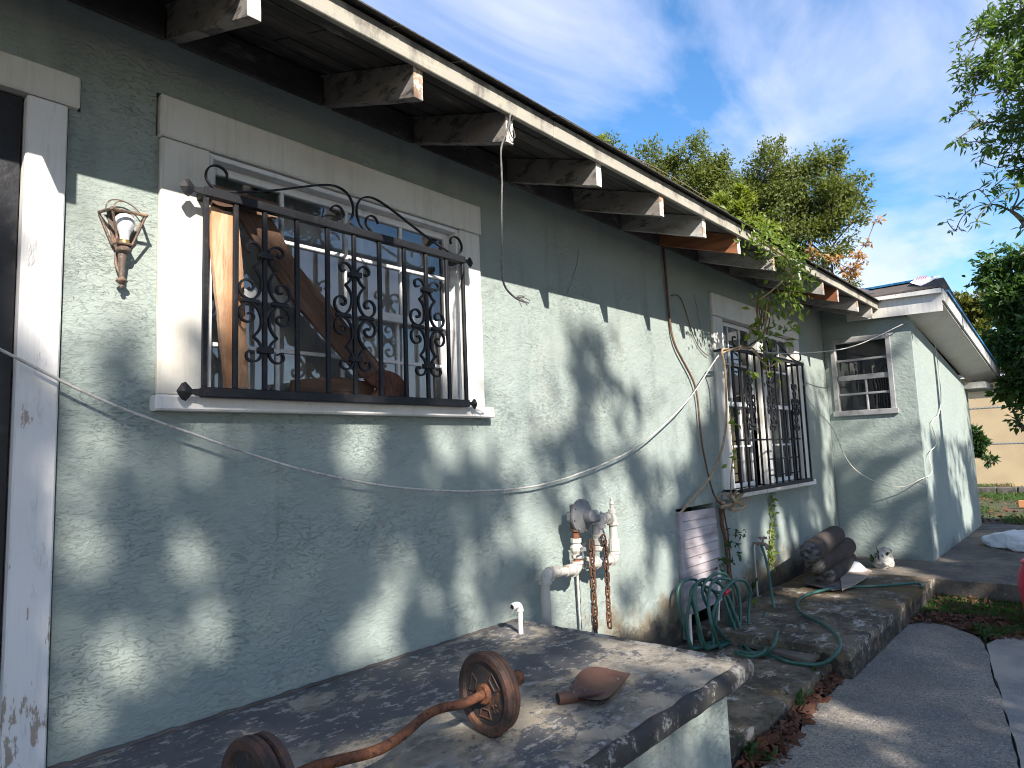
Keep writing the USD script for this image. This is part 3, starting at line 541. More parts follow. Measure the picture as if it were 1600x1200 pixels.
# a ragged dark curtain inside
# eave: front board, soffit, rake board, roofing, tarp
fb = WX(1478, 488, 8.06); 
obj('front_board', worn(prism([(-1.215, 2.765), (-.30, 2.80), (-.30, 3.01), (-1.215, 2.95)], 0, 8.05, 8.075), .003, 4, 3), 'trim_paint', ext)
obj('drip_edge', worn(prism([(-1.225, 2.952), (-.25, 2.985), (-.25, 3.015), (-1.225, 3.0)], 0, 8.0, 8.05), .006, 6, 3), 'trim_paint', ext)
ry = -1.215
def along(x0, x1, y0, y1, d0, d1):
    P = [(x, y, roof_z(x)+d) for x in (x0, x1) for y in (y0, y1) for d in (d0, d1)]
    return hull(P)
RXE = 12.5
obj('rake_board', along(8.05, RXE, ry-.022, ry, -.105, .02), 'fascia_paint' if False else 'trim_paint', ext)
for a, b in zip(np.linspace(8.076, RXE, 4)[:-1], np.linspace(8.076, RXE, 4)[1:]):
    P = [(x, y, roof_z(x)+(-.20 if y > -1 else -.125)+t) for x in (a, b-.006) for y in (AY+.01, ry) for t in (0, .012)]
    obj('soffit_panel', hull(P), 'trim_paint', ext)
obj('roof', [along(8.02, RXE, ry-.02, 3.0, .022, .05)], 'felt_dark', ext)
rp = [(8.02, .03), (8.30, .215), (8.45, .215), (RXE, .06), (RXE, .052), (8.02, .022)]
obj('ridge', prism([(x, roof_z(x)+d) for x, d in rp], 1, ry-.005, 2.6), 'felt_dark', ext, label='dark torn roofing felt at the ridge')
obj('loose_felt', worn(trimesh.Trimesh(*arr(hull([(x, y, z) for x, y, z in ((8.06, -.6, 3.06), (8.24, -.45, 3.17), (8.1, .8, 3.08), (8.28, .8, 3.19), (8.06, -.6, 3.075), (8.24, -.45, 3.185), (8.1, .8, 3.095), (8.28, .8, 3.2))]))).subdivide_to_size(.1), .012, 6, 2), 'dark_sheet', ext)
tarp = obj('tarp', [prism([(8.27, 3.165), (8.33, 3.18), (8.46, 3.165), (8.60, 3.14), (8.60, 3.155), (8.46, 3.182), (8.33, 3.20), (8.26, 3.185)], 1, -1.04, 2.6),
                    along(8.3, RXE-.3, ry-.035, ry+.3, .055, .078)], 'tarp_blue', ext, label='bright blue tarpaulin strip along the ridge')
sk = trimesh.Trimesh(*arr(hull([(8.18, -.93, 3.14), (8.27, -.97, 3.185), (8.29, -1.2, 3.18), (8.20, -1.11, 3.12), (8.13, -1.03, 3.075), (8.185, -.93, 3.147), (8.275, -.97, 3.193), (8.295, -1.2, 3.187)])))
stk = obj('torn_wrapper', worn(sk.subdivide_to_size(.05), .004, 9, 2), 'sticker_white', ext, label='torn white wrapper with red marks')
for k in range(5):
    a = np.array([8.205+.014*k-.02, -1.0-.018*k, 3.157+.002*k]); 
    obj('red_mark', tube(spl([a+[0, .012, -.012], a+[-.004, -.004, .01], a+[.006, -.012, .022]], 8)+np.array([-.012, 0, .012]), .004, 5), 'sticker_red', stk)
# far end of the eave: a small return
obj('eave_return', box(11.5, 12.45, AY-.25, AY+.1, roof_z(12)-.33, roof_z(12)-.24, .004), 'trim_paint', ext)

# ================================================================== STOOP
stoop = thing('stoop', 'concrete stoop with peeling dark blue paint and a stucco base by the door', 'stoop')
st = grid_slab(xs(-1.2, 2.64, .05), np.r_[np.linspace(-1.2, -1.15, 3), xs(-1.14, -.004, .06)], STOOP_Z, STOOP_Z-.06, .004, seed=9, scale=3)
v, f = st; top = v[:len(v)//2]
rim = np.minimum(np.clip((2.64-top[:, 0])/.04, 0, 1), np.clip((top[:, 1]+1.2)/.05, 0, 1)); top[:, 2] -= .012*(1-rim)**2
obj('slab', (v, f), 'stoop_top', stoop, smooth=40)
def rnd_bar(p0, p1, prof, seed):
    p0, p1 = np.array(p0, float), np.array(p1, float); k = int(np.linalg.norm(p1-p0)/.03)+2
    d = (p1-p0)/np.linalg.norm(p1-p0); side = np.cross(d, EZ)
    V = []
    for t in np.linspace(0, 1, k):
        for a, b in prof: V.append(p0+(p1-p0)*t+side*a+EZ*b)
    q = len(prof); F = []
    for i in range(k-1):
        for j in range(q):
            j2 = (j+1) % q; F += [(i*q+j, (i+1)*q+j2, (i+1)*q+j), (i*q+j, i*q+j2, (i+1)*q+j2)]
    F += [(0, j+1, j) for j in range(1, q-1)]+[((k-1)*q, (k-1)*q+j, (k-1)*q+j+1) for j in range(1, q-1)]
    return rough((np.array(V), np.array(F)), .006, 9, seed)
pr = [(0, .002), (.016, -.004), (.024, -.02), (.024, -.058), (.012, -.073), (-.03, -.073), (-.03, -.012)]
obj('lip', rnd_bar((-1.2, -1.192, STOOP_Z), (2.668, -1.192, STOOP_Z), pr, 4), 'stoop_edge', stoop, smooth=50)
obj('lip', rnd_bar((2.640, -1.17, STOOP_Z), (2.640, -.01, STOOP_Z), pr, 6), 'stoop_edge', stoop, smooth=50)
obj('crumbled_joint', rough(tube(np.c_[np.linspace(-1.2, 2.63, 260), np.full(260, -.006), np.full(260, STOOP_Z+.002)], .0085, 7), .007, 22, 5), 'felt_dark', stoop, label='dark crumbling joint along the wall')
obj('base', [box(-1.2, 2.585, -1.135, -.01, -.08, STOOP_Z-.061, .006)], 'stucco_pale', stoop)
#==PART3==
# ================================================================== WINDOW GRILLES
def mir(P, sx=1, sz=1): return np.asarray(P, float)*[sx, sz]
S_C = [(-.048, .150), (-.024, .118), (-.016, .078), (-.030, .030), (-.058, .007), (-.090, .020), (-.102, .055), (-.086, .086), (-.060, .087), (-.046, .068), (-.056, .050), (-.070, .055)]
S_E = [(-.048, .150), (-.026, .172), (-.014, .205), (-.022, .240), (-.050, .256), (-.074, .238), (-.066, .214), (-.048, .220)]
def picket_scroll(parent, o, k=1., kz=1., ex=EX, ey=EY, w=.013, t=.0075):
    o = np.asarray(o, float)
    for sx_ in (1, -1):
        ms = []
        for sz_ in (1, -1):
            for S in (S_C, S_E):
                P = spl(mir(S, sx_*k, sz_*kz), 34)
                ms.append(ribbon(P, o, ex, EZ, ey, w, t))
        c = o+ex*(-.060*k*sx_)
        ms.append(box(c[0]-.036*k, c[0]+.036*k, c[1]-.010, c[1]+.010, c[2]-.0085, c[2]+.0085, .004))
        obj('scroll', ms, 'iron', parent, smooth=35)
    for sz_ in (1, -1):
        c = o+EZ*.205*kz*sz_
        obj('collar', hull([c+np.array(p) for p in ((-.036*k, 0, 0), (.036*k, 0, 0), (-.026*k, -.016, .011), (.026*k, -.016, .011), (-.026*k, .016, .011), (.026*k, .016, .011), (-.026*k, -.016, -.011), (.026*k, -.016, -.011), (-.026*k, .016, -.011), (.026*k, .016, -.011))]), 'iron', parent)
def finial(o, dx, s=1.):
    o = np.asarray(o, float)
    def pt(a, b, c): return o+np.array([dx*a*s, c*s, b*s])
    neck = hull([pt(0, z, y) for z in (-.018, .018) for y in (-.012, .012)]+[pt(.05, z, y) for z in (-.012, .012) for y in (-.008, .008)])
    head = hull([pt(.045, -.012, -.006), pt(.045, .012, -.006), pt(.075, .048, 0), pt(.095, .040, 0), pt(.118, .004, 0), pt(.118, -.004, 0), pt(.095, -.040, 0), pt(.075, -.048, 0), pt(.085, 0, -.020), pt(.085, 0, .014), pt(.045, -.012, .006), pt(.045, .012, .006)])
    return [neck, head]
gr = thing('window_grille', 'black wrought iron grille with scrolls over the near boarded window', 'window grille')
GY = -.085
bx = [.985, 1.092, 1.203, 1.335, 1.470, 1.597, 1.727, 1.863, 1.990, 2.120, 2.228]
ZT, ZB = 2.410, 1.707
obj('top_rail', box(.975, 2.238, GY-.015, GY+.015, ZT-.017, ZT+.017, .003), 'iron', gr)
obj('bottom_rail', box(.975, 2.238, GY-.015, GY+.015, ZB-.017, ZB+.017, .003), 'iron', gr)
for i, x in enumerate(bx):
    t = .0085
    obj('picket', box(x-t, x+t, GY-t, GY+t, ZB+.017, ZT-.017, .0025), 'iron', gr)
    if i in (2, 5, 8): picket_scroll(gr, (x, GY-.004, 2.045), .97, .86)
for z in (ZT, ZB):
    obj('finial', finial((.976, GY, z), -1, .68), 'iron', gr); obj('finial', finial((2.237, GY, z), 1, .55), 'iron', gr)
for x in (.992, 2.222):
    obj('bracket', box(x-.012, x+.012, GY+.0155, -.002, ZT-.012, ZT+.012, .002), 'iron', gr); obj('bracket', box(x-.012, x+.012, GY+.0155, -.024, ZB-.008, ZB+.012, .002), 'iron', gr)
xc = 1.605
heart = [(xc+.145, .045), (xc+.115, .070), (xc+.085, .045), (xc+.10, .012), (xc+.14, .004+.0), (xc+.165, .05), (xc+.14, .115), (xc+.085, .135)]
def crest(s):
    A = [(-.118, .062), (-.108, .082), (-.080, .090), (-.056, .066), (-.062, .036), (-.088, .019), (-.055, .017), (-.022, .045), (-.008, .095), (-.030, .150), (-.085, .172), (-.16, .158), (-.28, .112), (-.43, .055), (-.545, .022)]
    B = [(-.545, .022), (-.59, .022), (-.620, .052), (-.612, .092), (-.578, .108), (-.548, .090), (-.550, .066)]
    return spl(mir(A, s), 70), spl(mir(B, s), 30)
for s in (1, -1):
    A, B = crest(s)
    obj('crest_scroll', [ribbon(A, (xc, GY, ZT), EX, EZ, EY, .011, .006), ribbon(B, (xc, GY, ZT), EX, EZ, EY, .011, .006)], 'iron', gr, smooth=35)

g2 = thing('window_grille', 'black iron bars bulging over the far double window and carrying dry vines', 'window grille')
G2 = -.17; z0, z1, xa, xb = 1.10, 2.235, 5.13, 6.83
obj('top_rail', box(xa, xb, G2-.014, G2+.014, z1-.015, z1+.015, .003), 'iron', g2)
obj('bottom_rail', box(xa, xb, G2-.014, G2+.014, z0-.015, z0+.015, .003), 'iron', g2)
bx2 = np.linspace(xa+.015, xb-.015, 12)
for i, x in enumerate(bx2):
    obj('picket', box(x-.008, x+.008, G2-.008, G2+.008, z0+.015, z1-.015, .002), 'iron', g2)
    if i in (2, 5, 9): picket_scroll(g2, (x, G2-.004, 1.80), .85, .85)
obj('middle_rail', box(xa+.02, xb-.20, G2+.0085, G2+.018, 1.492, 1.508, .002), 'iron', g2)
for z in (1.33, 1.19): obj('middle_rail', box(bx2[4]+.01, bx2[9], G2+.0085, G2+.016, z-.006, z+.006, .002), 'iron', g2)
for x in (xa+.01, xb-.01):
    for z in (z0, z1): obj('side_bar', box(x-.010, x+.010, G2+.0145, -.022, z-.010, z+.010, .002), 'iron', g2)
for s, c in ((1, 5.98), (-1, 5.98)):
    A = spl(mir([(-.02, .02), (-.06, .14), (-.20, .15), (-.5, .05), (-.72, .02), (-.80, .05), (-.79, .10), (-.74, .10)], s), 60)
    obj('crest_scroll', ribbon(A, (c, G2, z1), EX, EZ, EY, .012, .008), 'iron', g2, smooth=35)

# ------------------------------------------------------------------ broken boards jammed behind the near grille
def board(name, quad, y, th, mat, label, seed, amp=.004, cut=None, group=None):
    """quad: outline of the board's face as pixels or (x, z) pairs at depth y"""
    from shapely.geometry import Polygon
    pts = [np.array([p[0], p[1]]) for p in quad]
    v, f = prism(pts, 1, y, y+th)
    mshe = trimesh.Trimesh(v, f, process=True).subdivide_to_size(.05)
    return obj(name, rough((np.array(mshe.vertices), np.array(mshe.faces)), amp, 12, seed), mat, smooth=30, label=label, cat='board', group=group)
by = -.055
pz = lambda px, py, y=by: WY(px, py, y)[[0, 2]]
board('wooden_board', [pz(331, 322), pz(372, 338), pz(380, 420), pz(384, 500), pz(390, 606), pz(354, 606), pz(345, 520), pz(336, 430), pz(331, 380)], by, .020, 'plank_orange', 'upright splintered orange board at the left end of the boarded window', 4, .004)
board('wooden_board', [pz(332, 288, by+.025), pz(434, 318, by+.025), pz(434, 340, by+.025), pz(332, 324, by+.025)], by+.024, .020, 'plank_level', 'short dark board lying level at the top left of the boarded window', 8)
board('wooden_board', [pz(372, 325, by+.005), pz(424, 335, by+.005), pz(470, 415, by+.005), pz(612, 585, by+.005), pz(570, 590, by+.005), pz(470, 478, by+.005), pz(400, 372, by+.005)], by+.002+.018, .020, 'plank_brown', 'long brown board slanting across the boarded window', 12)
board('wooden_board', [pz(458, 592, by+.04), pz(530, 588, by+.04), pz(585, 598, by+.04), pz(585, 622, by+.04), pz(458, 616, by+.04)], by+.041, .022, 'plank_level', 'broken board end standing on the sill under the slanting board', 21, .006)
board('wooden_board', [pz(570, 590, by), pz(598, 576, by), pz(618, 584, by), pz(632, 600, by), pz(634, 622, by), pz(574, 622, by), pz(592, 606, by)], by-.004, .020, 'plank_rot', 'rotten dark red splintered stump of wood on the window sill', 31, .012)

# ================================================================== WALL LAMP
lp = thing('wall_lamp', 'rusty broken half lantern with a bare bulb beside the door', 'wall lamp')
UsdGeom.Xformable(lp).AddTranslateOp().Set((.742, 0, 2.165)); UsdGeom.Xformable(lp).AddScaleOp().Set((.82, .82, .82))
L0 = np.zeros(3)
P = lambda a, y, z: L0+np.array([a, y, z])
obj('back_plate', rough(trimesh.Trimesh(*arr(hull([P(-.050, -.002, .155), P(.050, -.002, .155), P(-.036, -.002, .17), P(.036, -.002, .17), P(-.022, -.002, 0), P(.022, -.002, 0), P(-.050, -.008, .155), P(.050, -.008, .155), P(-.022, -.008, 0), P(.022, -.008, 0)]))).subdivide_to_size(.02), .0012, 30, 1), 'lamp_metal', lp)
TW, TD = .078, .105
top = [P(-TW, -.010, .142), P(-.060, -TD, .135), P(.060, -TD, .135), P(TW, -.010, .142)]
bot = [P(-.030, -.012, .022), P(-.026, -.066, .018), P(.026, -.066, .018), P(.030, -.012, .022)]
obj('top_ring', [tube([top[0], top[1]], .006, 6), tube([top[1], top[2]], .006, 6), tube([top[2], top[3]], .006, 6)]+[lathe([(0, -.009), (.008, -.004), (.009, .003), (0, .011)], 8, t) for t in top[1:3]], 'lamp_metal', lp)
obj('bottom_ring', [tube([bot[i], bot[i+1]], .005, 6) for i in range(3)], 'lamp_metal', lp)
for a, b in zip(top, bot): obj('frame_bar', tube([a, b], .0048, 6), 'lamp_metal', lp)
obj('broken_hood', rough(trimesh.Trimesh(*arr(join([hull([P(-.066, -.012, .150), P(.03, -.012, .152), P(-.05, -.05, .150), P(.02, -.052, .15), P(-.03, -.012, .158), P(.01, -.03, .158)]), tube(spl([P(-.06, -.03, .15), P(-.052, -.03, .185), P(-.01, -.025, .205), P(.045, -.03, .185), P(.07, -.04, .15)], 16), .0028, 5), tube(spl([P(-.04, -.06, .148), P(-.03, -.05, .182), P(.0, -.04, .196)], 10), .0025, 5)]))), .0025, 40, 3), 'lamp_metal', lp)
bulb = lathe([(.0, 0.), (.0135, .002), (.0145, .018), (.019, .034), (.027, .052), (.0305, .070), (.0285, .086), (.020, .098), (.009, .104), (0., .105)], 24, P(.004, -.045, .036)); bulb = (P(.004, -.045, .036)+(bulb[0]-P(.004, -.045, .036))*[1.22, 1.22, 1.05], bulb[1])
obj('bulb', bulb, 'bulb_glass', lp, smooth=60)
obj('socket', lathe([(0, 0), (.018, 0), (.018, .012), (.0165, .018), (0, .019)], 18, P(.004, -.045, .019)), 'brass', lp, smooth=30)
obj('cup', lathe([(0, 0), (.010, 0), (.028, .010), (.030, .018), (.022, .028), (.008, .034), (0, .034)], 18, P(.002, -.042, -.018)), 'lamp_metal', lp, smooth=40)
obj('stem', lathe([(0, 0), (.010, .0), (.012, .04), (.016, .085), (.015, .092), (0, .092)], 14, P(.0, -.038, -.108)), 'lamp_metal', lp, smooth=40)
obj('finial', lathe([(0, 0), (.006, .003), (.010, .012), (.006, .018), (.020, .030), (.022, .034), (.012, .046), (.009, .052), (0, .052)], 14, P(.0, -.038, -.160)), 'lamp_metal', lp, smooth=40)
obj('arm', tube(spl([P(-.01, -.006, -.0), P(-.014, -.012, -.05), P(-.004, -.034, -.10)], 10), .006, 6), 'lamp_metal', lp)

# ================================================================== ROPES, WIRES, STEMS
def through(pts, n=80): return spl([WY(*p) for p in pts], n)
def wob(Pp, amp, sc=6, seed=0): return rough((Pp, np.zeros((0, 3), int)), amp, sc, seed)[0]
R1 = through([(-60, 520, -.05), (0, 545, -.05), (100, 597, -.05), (200, 642, -.055), (300, 677, -.055), (400, 712, -.055), (500, 740, -.05), (600, 759, -.045), (700, 767, -.04), (800, 764, -.035), (875, 750, -.04), (950, 722, -.05), (1000, 695, -.06), (1050, 652, -.08), (1085, 612, -.11), (1118, 562, -.16), (1130, 546, -.18)], 160)
R2 = spl([WY(1130, 546, -.19), WY(1165, 546, -.20), WY(1205, 551, -.20), WY(1247, 552, -.19), WX(1300, 548, 7.2), WX(1350, 535, 7.7), WX(1395, 514, 8.05), WX(1420, 502, 8.13)], 80)
obj('rope', [tube(wob(R1, .003), .0047, 7), tube(wob(R2, .002), .005, 7)], 'rope', smooth=True, label='grey rope sagging along the wall from the door to the extension', cat='rope')
R3 = spl([WY(1250, 585, -.16), WY(1258, 612, -.16), WY(1282, 648, -.13), WX(1300, 668, 7.5), WX(1318, 708, 7.7), WX(1342, 738, 7.9), WX(1380, 757, 8.0), WX(1415, 760, 8.08), WX(1440, 748, 8.12), WY(1456, 738, -.93), WY(1452, 715, -.93), WY(1463, 690, -.92), WY(1456, 664, -.92), WY(1466, 648, -.92), WY(1469, 600, -.915), WY(1462, 545, -.915), WY(1459, 522, -.92)], 140)
obj('wire', tube(wob(R3, .003, 5), .0045, 6), 'cable_white', smooth=True, label='thin pale wire looping from the far grille round the extension corner', cat='wire')
hx, hz = 2.023, 2.93
R4 = spl([(hx+.012, -.605, 2.86), (hx+.004, -.618, 2.875), (hx-.012, -.622, 2.875), (hx-.024, -.622, 2.84)]+[WY(784, y, -.62) for y in (230, 260, 300, 340, 380, 415)]+[WY(786, 438, -.61), WY(797, 458, -.60), WY(812, 469, -.60), WY(826, 473, -.60)], 90); R4f = [tube(spl([WY(806, 466, -.60), WY(816+dx, 464+dz, -.60), WY(824+dx*1.5, 468+dz*2.2, -.61)], 8), .0022, 4) for dx, dz in ((0, 4), (-3, -2), (3, 1), (-6, 5))]
obj('hanging_cord', [tube(wob(R4, .004, 9, 3), .0042, 6), tube(wob(R4[12:70], .006, 12, 8), .0025, 5)]+R4f, 'cord_grey', smooth=True, label='frayed grey cord hanging from the third rafter end', cat='cord')
obj('cord_loop', tube(spl([(hx+.016, -.606, 2.83), (hx+.022, -.610, 2.79), (hx+.008, -.612, 2.78), (hx-.008, -.612, 2.80), (hx+.0, -.610, 2.85)], 24), .0028, 5), 'cord_grey', smooth=True, label='small tied cord loop on the end of the third rafter', cat='cord')
R5 = through([(1036, 388, -.02), (1041, 440, -.018), (1047, 505, -.018), (1055, 540, -.022), (1080, 588, -.025), (1091, 630, -.03), (1095, 680, -.03), (1102, 720, -.03), (1109, 752, -.03), (1118, 778, -.035), (1130, 791, -.05)], 90)
obj('dry_vine', tube(wob(R5, .004, 5, 4), np.linspace(.010, .0065, 90), 7), 'vine_brown', smooth=True, label='brown dry vine stem running down the wall from the red rafter', cat='vine')
R6 = through([(1060, 806, -.02), (1086, 775, -.04), (1112, 742, -.06), (1128, 700, -.10), (1135, 655, -.15), (1134, 600, -.18), (1131, 565, -.19), (1128, 548, -.20), (1145, 546, -.20), (1165, 543, -.21), (1180, 548, -.20), (1192, 566, -.20), (1204, 572, -.20), (1218, 565, -.20), (1240, 568, -.19)], 140)
obj('dry_vine', [tube(wob(R6, .006, 6, 5), np.linspace(.010, .007, 140), 7), tube(wob(through([(1128, 552, -.20), (1150, 543, -.22), (1172, 546, -.19), (1190, 560, -.22)], 40), .01, 9, 2), .008, 6)], 'vine_tan', smooth=True, label='pale tan vine stem climbing to the top of the far grille', cat='vine')
R7 = [through([(1048, 462, -.012), (1062, 464, -.014), (1076, 502, -.014), (1092, 542, -.014), (1107, 556, -.02)], 40), through([(905, 390, -.004), (898, 425, -.004), (885, 460, -.004)], 20), through([(1085, 460, -.008), (1092, 500, -.008), (1100, 540, -.01)], 20)]
obj('thin_vine', [tube(wob(q, .004, 8, 2), rr_, 5) for q, rr_ in zip(R7, (.0038, .0012, .0012))], 'vine_brown', smooth=True, label='hair thin dark vine stems clinging under the eave left of the far window', cat='vine')
# roots tangle at the corner of the far sill
tang = []
cen = WY(1146, 782, -.10)
for k in range(9):
    a = cen+np.array([rng.uniform(-.25, .15), rng.uniform(-.05, .05), rng.uniform(-.06, .05)]); b = cen+np.array([rng.uniform(-.1, .45), rng.uniform(-.06, .06), rng.uniform(-.06, .08)])
    tang.append(tube(wob(spl([a, (a+b)/2+rng.normal(0, .03, 3), b], 14), .008, 9, k), np.linspace(.016, .006, 14), 6))
tang.append(tube(spl([WY(1150, 782, -.1), WY(1160, 771, -.14), WY(1171, 758, -.16)], 10), np.linspace(.018, .010, 10), 7))
tang.append(tube(spl([WY(1143, 778, -.11), WY(1142, 745, -.15), WY(1146, 700, -.17), WY(1140, 640, -.18)], 20), .005, 5))
obj('vine_roots', tang, 'vine_tan', smooth=True, label='tangle of pale vine roots on the sill of the far window', cat='vine')
def leafy(parent, pts, n, size, mat='vine_leaf', rad=.05, seed=0, asp=.55):
    rs = np.random.default_rng(seed); pts = np.asarray(pts)
    c = pts[rs.integers(0, len(pts), n)]+rs.normal(0, rad, (n, 3))
    return obj('leaves', leaves(c, size, asp, rs, np.tile([0, -.5, -.5], (n, 1))), mat, parent, kind='stuff')
# living vine over the eave
lv = thing('living_vine', 'green leafy vine spilling over the roof edge above the far window', 'vine')
ep = [WY(px, py, -.64) for px, py in ((1165, 365), (1185, 375), (1205, 388), (1222, 398), (1238, 412), (1248, 425))]
st_ = [spl([WY(1190, 378, -.63), WY(1214, 392, -.70), WY(1236, 420, -.72), WY(1236, 450, -.70), WY(1222, 470, -.60), WY(1208, 490, -.45), WY(1212, 510, -.40)], 40),
       spl([WY(1236, 450, -.70), WY(1232, 465, -.66), WY(1237, 480, -.62), WY(1228, 500, -.5)], 24), spl([WY(1222, 440, -.68), WY(1196, 462, -.5), WY(1175, 470, -.4)], 20), spl([WY(1200, 470, -.5), WY(1196, 510, -.4), WY(1193, 545, -.22), WY(1200, 590, -.19)], 24),
       spl([WY(1228, 420, -.71), WY(1245, 440, -.72), WY(1256, 447, -.73)], 14)]
obj('stem', [tube(wob(q, .012, 6, i), np.linspace(.009, .004, len(q)), 6) for i, q in enumerate(st_)], 'vine_tan', lv, smooth=True)
leafy(lv, np.vstack([spl(ep, 60)+[0, -.02, .03], spl(ep, 60)+[0, .1, .06]]), 760, .044, rad=.06, seed=1)
leafy(lv, np.vstack([st_[0][:24], st_[1][:10], st_[4]]), 300, .048, rad=.05, seed=2); leafy(lv, np.vstack(st_[:3]), 60, .062, rad=.045, seed=4)
leafy(lv, st_[3], 34, .075, rad=.035, seed=3)
leafy(lv, [WY(1177, 508, -.35), WY(1180, 516, -.35), WY(1222, 508, -.42), WY(1230, 512, -.42), WY(1236, 506, -.42), WY(1224, 528, -.3)], 36, .085, rad=.035, seed=5)
tr = WY(1198, 540, -.21); 
leafy(lv, [WY(1196, 545, -.2), WY(1200, 560, -.2), WY(1195, 528, -.2), WY(1204, 580, -.2), WY(1171, 580, -.2), WY(1150, 655, -.2), WY(1142, 718, -.2)], 44, .075, rad=.035, seed=6)
# dried vine tassel under the eave
dry = [tube(wob(spl([WY(1192+dx, 465, -.45), WY(1193+dx*1.2, 485, -.40), WY(1191+dx*.8, 505+abs(dx)*2, -.35)], 14), .02, 9, i), .006, 5) for i, dx in enumerate(np.linspace(-9, 9, 9))]
obj('dead_vine_tassel', dry, 'hole' if False else 'twig', smooth=True, label='dark dead vine tassel hanging under the eave over the far window', cat='vine')
# creeper below the far window
cr = thing('creeper', 'thin green creeper hanging below the far window sill', 'vine')
q = through([(1207, 770, -.03), (1206, 800, -.02), (1204, 840, -.02), (1203, 884, -.02)], 50)
obj('stem', tube(wob(q, .004, 9), .0035, 5), 'vine_tan', cr); leafy(cr, q, 110, .05, rad=.014, seed=9)
v2 = thing('wall_vine', 'woody vine with green leaves beside the siding panel', 'vine')
q = through([(1126, 792, -.04), (1129, 820, -.035), (1134, 850, -.03), (1138, 890, -.03), (1143, 925, -.03), (1150, 955, -.03)], 60)
obj('stem', [tube(wob(q, .008, 7, 1), np.linspace(.018, .010, 60), 7), tube(wob(q+[.05, 0, 0], .012, 6, 4), .007, 6)], 'vine_brown', v2, smooth=True)
leafy(v2, [WY(1140, 832, -.05), WY(1152, 830, -.06), WY(1158, 832, -.06), WY(1137, 850, -.05), WY(1142, 862, -.05), WY(1124, 882, -.05), WY(1128, 876, -.05)], 60, .055, rad=.03, seed=11, mat='weed_leaf')

# ================================================================== GAS REGULATOR AND PIPES
gp = thing('gas_regulator', 'grey gas regulator on white rusty iron pipes by the wall', 'gas regulator')
Y0 = -.12
def pipe(name, pts, r, mat='white_pipe', n=14, lab=None): return obj(name, tube(np.asarray(pts, float), r, n), mat, gp, smooth=40, label=lab)
def elbow(c, d1, d2, r=.027, L=.035):
    c = np.asarray(c, float); d1, d2 = np.asarray(d1, float), np.asarray(d2, float)
    t = np.linspace(0, 1, 8)[:, None]
    mid = (1-t)**2*(c+d1*L)+2*t*(1-t)*c+t*t*(c+d2*L)
    obj('elbow', [tube(mid, r, 14), tube([c+d1*(L-.004), c+d1*(L+.010)], r*1.18, 14), tube([c+d2*(L-.004), c+d2*(L+.010)], r*1.18, 14)], 'white_pipe', gp, smooth=40)
zr = .832; xr = 3.003
pipe('riser', [(2.722, Y0, -.05), (2.722, Y0, zr-.035)], .024)
elbow((2.722, Y0, zr), (0, 0, -1), (1, 0, 0), .030)
pipe('cross_pipe', [(2.757, Y0, zr), (xr-.035, Y0, zr-.012)], .022); obj('coupling', tube([(2.90, Y0, zr-.006), (2.955, Y0, zr-.008)], .030, 14), 'white_pipe', gp, smooth=40)
obj('dirt_lump', worn(trimesh.creation.icosphere(2, .030).apply_translation([2.81, Y0, zr+.008]), .010, 30, 2), 'white_pipe', gp)
elbow((xr, Y0, zr-.014), (-1, 0, 0), (0, 0, 1), .030)
obj('nipple', tube([(xr, Y0, zr+.01), (xr, Y0, zr+.055)], .020, 12), 'rust', gp, smooth=40)
vb = [lathe([(0, 0), (.026, 0), (.030, .006), (.030, .020), (.022, .024), (.034, .042), (.036, .060), (.022, .080), (.030, .086), (.030, .108), (0, .108)], 8, (xr, Y0, zr+.045))]
obj('valve', vb, 'white_pipe', gp, smooth=20)
obj('valve_key', [box(xr-.012, xr+.012, Y0-.060, Y0-.03, zr+.082, zr+.108, .004), box(xr-.05, xr+.0, Y0-.068, Y0-.058, zr+.088, zr+.100, .003)], 'grey_paint', gp)
obj('rusty_nipple', tube([(xr, Y0, zr+.152), (xr, Y0, zr+.20)], .020, 12), 'rust', gp, smooth=40)
obj('union', lathe([(0, 0), (.028, 0), (.032, .01), (.032, .05), (.026, .06), (.040, .066), (.040, .080), (0, .080)], 10, (xr, Y0, zr+.19)), 'rust_dark', gp, smooth=25)
zo = zr+.255
obj('regulator_body', [box(xr-.05, xr+.10, Y0-.035, Y0+.03, zo-.012, zo+.045, .012), lathe([(0, 0), (.035, 0), (.04, .01), (.04, .05), (0, .05)], 16, (xr+.02, Y0, zo+.03)), ], 'grey_paint', gp, smooth=40)
dc = np.array([xr+.035, Y0-.02, 1.105])
obj('diaphragm', lathe([(0, -.03), (.055, -.03), (.085, -.012), (.092, -.006), (.092, .006), (.085, .010), (.060, .024), (.036, .034), (.034, .075), (.028, .082), (0, .083)], 32, dc, (0, -1, 0)), 'grey_paint', gp, smooth=35)
for k in range(8):
    a = k*math.pi/4+.2; obj('bolt', lathe([(0, 0), (.007, 0), (.007, .008), (0, .008)], 6, dc+np.array([.081*math.cos(a), -.009, .081*math.sin(a)]), (0, -1, 0)), 'grey_paint', gp)
obj('vent', [tube([dc+[.02, -.05, -.02], dc+[.075, -.055, -.02]], .022, 10), tube([dc+[.06, -.05, -.055], dc+[.06, -.05, -.10]], .020, 10)], 'grey_paint', gp, smooth=40)
xu = 3.232
pipe('outlet_pipe', [(xr+.09, Y0, zo+.01), (xu-.03, Y0, zo+.012)], .024)
obj('outlet_union', lathe([(0, 0), (.036, 0), (.046, .008), (.046, .03), (.040, .036), (.050, .040), (.050, .066), (.042, .072), (.042, .088), (.034, .094), (0, .094)], 12, (xu, Y0, .888)), 'white_pipe', gp, smooth=25)
pipe('outlet_riser', [(xu, Y0, .975), (xu, Y0, 1.035)], .020)
elbow((xu+.005, Y0, 1.062), (0, 0, -1), (1, 0, .1), .030)
